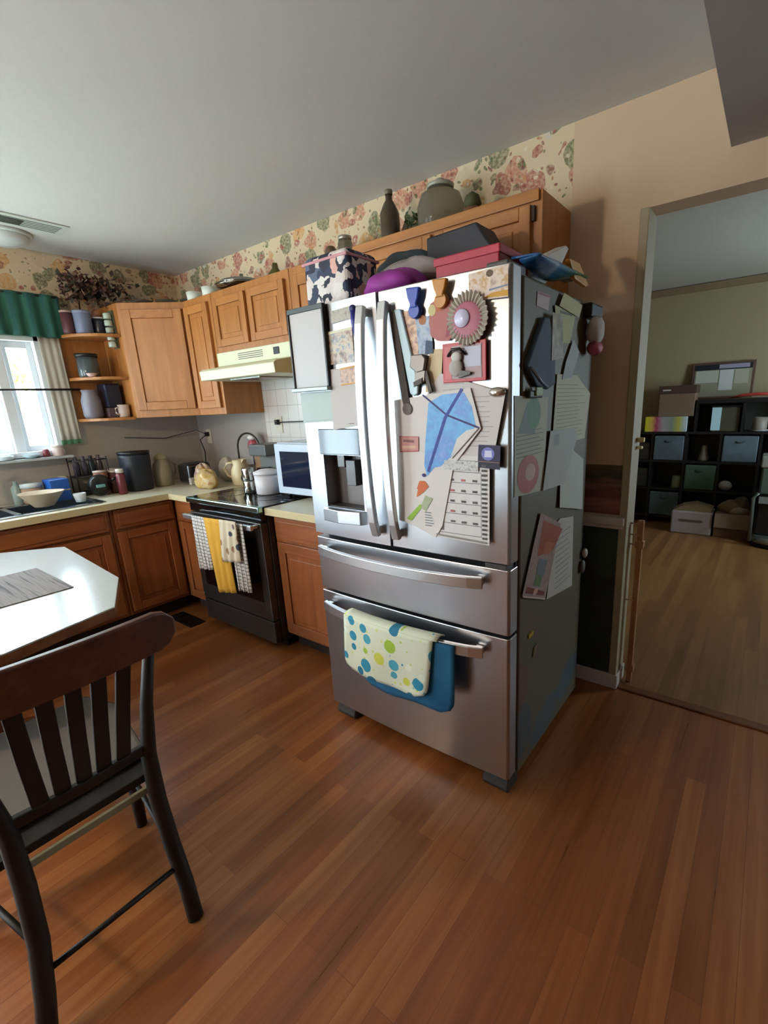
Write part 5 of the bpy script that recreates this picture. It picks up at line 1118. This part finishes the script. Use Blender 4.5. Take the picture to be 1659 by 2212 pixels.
bin_(3.572, 3.862, .700, .955, BINM, 'blue-grey fabric bin in the upper row, right one')
bin_(3.262, 3.535, .400, .655, BING, 'green-grey fabric bin in the middle row')
bin_(2.942, 3.225, .095, .350, BINM, 'blue-grey fabric bin in the bottom row at left')
b = MB(); b.lathe((3.405, 3.58, .6975), [(.055, 0), (.05, .02), (.03, .09), (.028, .14), (.018, .155), (0, .157)], mat('#7d705c', .6)); one(b, 'figurine', 'tan bell-shaped figurine in the upper middle cube', 'figurine')
b = MB(); b.lathe((3.18, 3.55, .3975), [(.045, 0), (.048, .01), (.046, .12), (.03, .13)], mat('#8f9a76', .5)); one(b, 'storage_jar', 'pale green jar in the middle row left cube', 'jar')
b = MB(); b.blob((3.63, 3.52, .4485), (.06, .05, .05), mat('#a9a59a', .4)); one(b, 'toy_ball', 'whitish oval toy in the middle row right cube', 'toy')
t = NT('toy_box_print', .4); sx = t.n('ShaderNodeSeparateXYZ'); t.l(t.pos, sx.inputs[0])
TB = t.color(t.ramp(t.math('ADD', t.math('MULTIPLY', t.math('SUBTRACT', sx.outputs[0], 2.83), 2.4), t.math('MULTIPLY', t.noise(t.pos, 22, 3), .12)), [(.12, '#d8cf2a'), (.24, '#d9b05c'), (.34, '#b03a62'), (.5, '#a8a0a0'), (.7, '#8a8f86'), (.85, '#b8b040'), (.98, '#b9c6c8')]))
b = MB(); b.box(2.835, 3.235, 3.46, 3.72, .9975, 1.155, TB); one(b, 'toy_box', 'bright yellow and pink printed toy box on the cube shelf', 'box', bevel=.006)
r = thing('cardboard_box', 'brown lidded box stacked on the printed toy box', 'box', (3.12, 3.6, 1.156))
b = MB(); b.box(2.955, 3.285, 3.47, 3.70, 1.156, 1.40, mat('#7d6450', .7)); b.build('box_body', r, bevel=.004)
b = MB(); b.box(2.945, 3.295, 3.46, 3.71, 1.385, 1.465, mat('#4a3527', .6)); b.build('lid', r, bevel=.004)
b = MB(); b.box(2.985, 3.06, 3.4575, 3.46, 1.415, 1.43, mat('#c4bfb8', .4)); b.build('name_plate', r)
r = thing('message_board', 'framed board with papers leaning on the wall above the shelf', 'board', (3.48, 3.78, 1.34))
def lean(x, d, z): return (x, 3.755+(z-1.316)*.13-d, z)
b = MB(); b.box(3.20, 3.75, 0, .02, 1.320, 1.680, mat('#5b4336', .5), lambda x, d, z: lean(x, d, z)); b.build('frame', r, bevel=.003)
b = MB(); b.box(3.225, 3.725, .0205, .023, 1.34, 1.66, mat('#8f8a72', .5), lean); b.box(3.225, 3.725, .023, .025, 1.605, 1.66, mat('#1d2228', .4), lean); b.box(3.44, 3.70, .025, .027, 1.615, 1.655, mat('#9a96a8', .4), lean); b.box(3.235, 3.44, .023, .026, 1.48, 1.60, mat('#b5b2a4', .5), lean); b.box(3.45, 3.57, .023, .027, 1.40, 1.60, mat('#c4c2be', .5), lean); b.box(3.58, 3.70, .023, .026, 1.46, 1.60, mat('#aaa590', .5), lean); b.build('pinned_papers', r)
b = MB(); b.tube([(3.58, 3.56, 1.322), (3.68, 3.54, 1.345), (3.80, 3.53, 1.350), (4.0, 3.53, 1.345)], [.006, .014, .016, .014], mat('#a8382c', .5)); one(b, 'red_tube', 'curved red toy tube lying on the hutch top', 'toy')
r = thing('glass_tank', 'small glass tank with bright pale panel on the hutch', 'container', (3.56, 3.6, 1.0))
b = MB(); b.box(3.45, 3.68, 3.50, 3.72, .999, 1.235, mat('#4c4838', .3)); b.build('box_body', r, bevel=.004)
b = MB(); b.box(3.445, 3.525, 3.492, 3.50, 1.01, 1.235, mat('#b9dbe2', .3)); lab(b.build('front_label', r), 'pale blue front panel')
b = MB(); b.box(3.44, 3.69, 3.49, 3.73, 1.235, 1.25, BLACK); b.build('lid', r)
r = thing('mug', 'grey-beige mug with saucer on the hutch', 'mug', (3.85, 3.56, 1.0))
b = MB(); b.lathe((3.85, 3.56, 1.011), [(.055, 0), (.06, .01), (.062, .12), (.056, .12), (.05, .02)], mat('#8b8176', .5)); b.build('body', r)
b = MB(); b.lathe((3.85, 3.56, .999), [(.07, 0), (.085, .012), (.03, .012)], mat('#a5a39e', .4)); b.build('saucer', r)
# boxes on floor
r = thing('storage_bin', 'translucent white plastic bin of paper on the floor before the shelf', 'box', (3.42, 3.27, 0))
PLM = mat('#a79a98', .5)
b = MB(); b.box(3.22, 3.58, 3.12, 3.40, .0, .23, PLM); b.build('bin_body', r, bevel=.012)
b = MB(); b.box(3.30, 3.50, 3.114, 3.12, .13, .15, mat('#5f5752', .5)); b.build('handle', r)
b = MB(); b.prism([(3.23, .23), (3.56, .23), (3.57, .26), (3.42, .30), (3.30, .275)], 'y', 3.15, 3.37, mat('#8d7a5a', .7)); b.build('contents', r)
r = thing('cardboard_box', 'open brown cardboard box beside the white bin on the floor', 'box', (3.75, 3.27, 0))
b = MB(); b.box(3.60, 3.88, 3.12, 3.40, 0, .24, mat('#6b4b38', .8)); b.build('box_body', r, bevel=.004)
b = MB(); b.box(3.60, 3.88, 3.10, 3.12, .10, .24, mat('#8f7a66', .8)); b.build('front_flap', r)
b = MB(); b.blob((3.72, 3.25, .28), (.10, .09, .07), mat('#7d6a4c', .8), wob=.12, seed=3); b.blob((3.80, 3.26, .30), (.07, .09, .09), mat('#5f5138', .8), wob=.12, seed=7); b.blob((3.78, 3.20, .26), (.09, .06, .05), mat('#9a8c74', .8), wob=.1, seed=5); b.build('contents', r)
# office machine at right edge
r = thing('wheeled_cart', 'grey and black wheeled cart at the right edge of the next room', 'cart', (4.0, 3.15, 0))
MG2 = mat('#4f5c50', .4)
b = MB(); b.box(3.92, 4.26, 2.98, 3.25, .10, .48, mat('#10100f', .4)); b.build('lower_body', r, bevel=.02)
b = MB(); b.box(3.92, 4.26, 2.96, 3.25, .48, .72, MG2); b.build('drawer', r, bevel=.015)
b = MB(); b.box(3.91, 4.26, 2.95, 3.26, .72, .82, mat('#8b8a80', .4)); b.build('tray', r, bevel=.01)
b = MB(); b.tube([(3.90, 2.92, .05), (3.89, 2.92, .45), (3.92, 2.92, .50)], .015, mat('#6a7268', .3, .5)); b.build('side_rail', r)
b = MB(); b.box(3.93, 4.26, 2.94, 2.96, .40, .46, mat('#9aa09c', .3, .5)); b.build('front_bar', r)
b = MB(); b.lathe((4.10, 3.07, .03), [(.21, 0), (.22, .02), (.22, .045), (.19, .068)], mat('#8f938f', .25, .8), 32); b.build('base_ring', r)
b = MB(); b.lathe((4.10, 3.07, .0), [(.20, 0), (.22, .03)], BK, 24); b.build('foot', r)
# two dark stacked boxes in the leftmost column
b = MB(); b.box(2.63, 2.90, 3.48, 3.74, .699, .88, mat('#2a2018', .7)); one(b, 'storage_box', 'very dark brown box in the leftmost upper cube', 'box', bevel=.006)
b = MB(); b.box(2.63, 2.90, 3.48, 3.74, .398, .60, mat('#2a261c', .7)); one(b, 'storage_box', 'very dark olive box in the leftmost middle cube', 'box', bevel=.006)
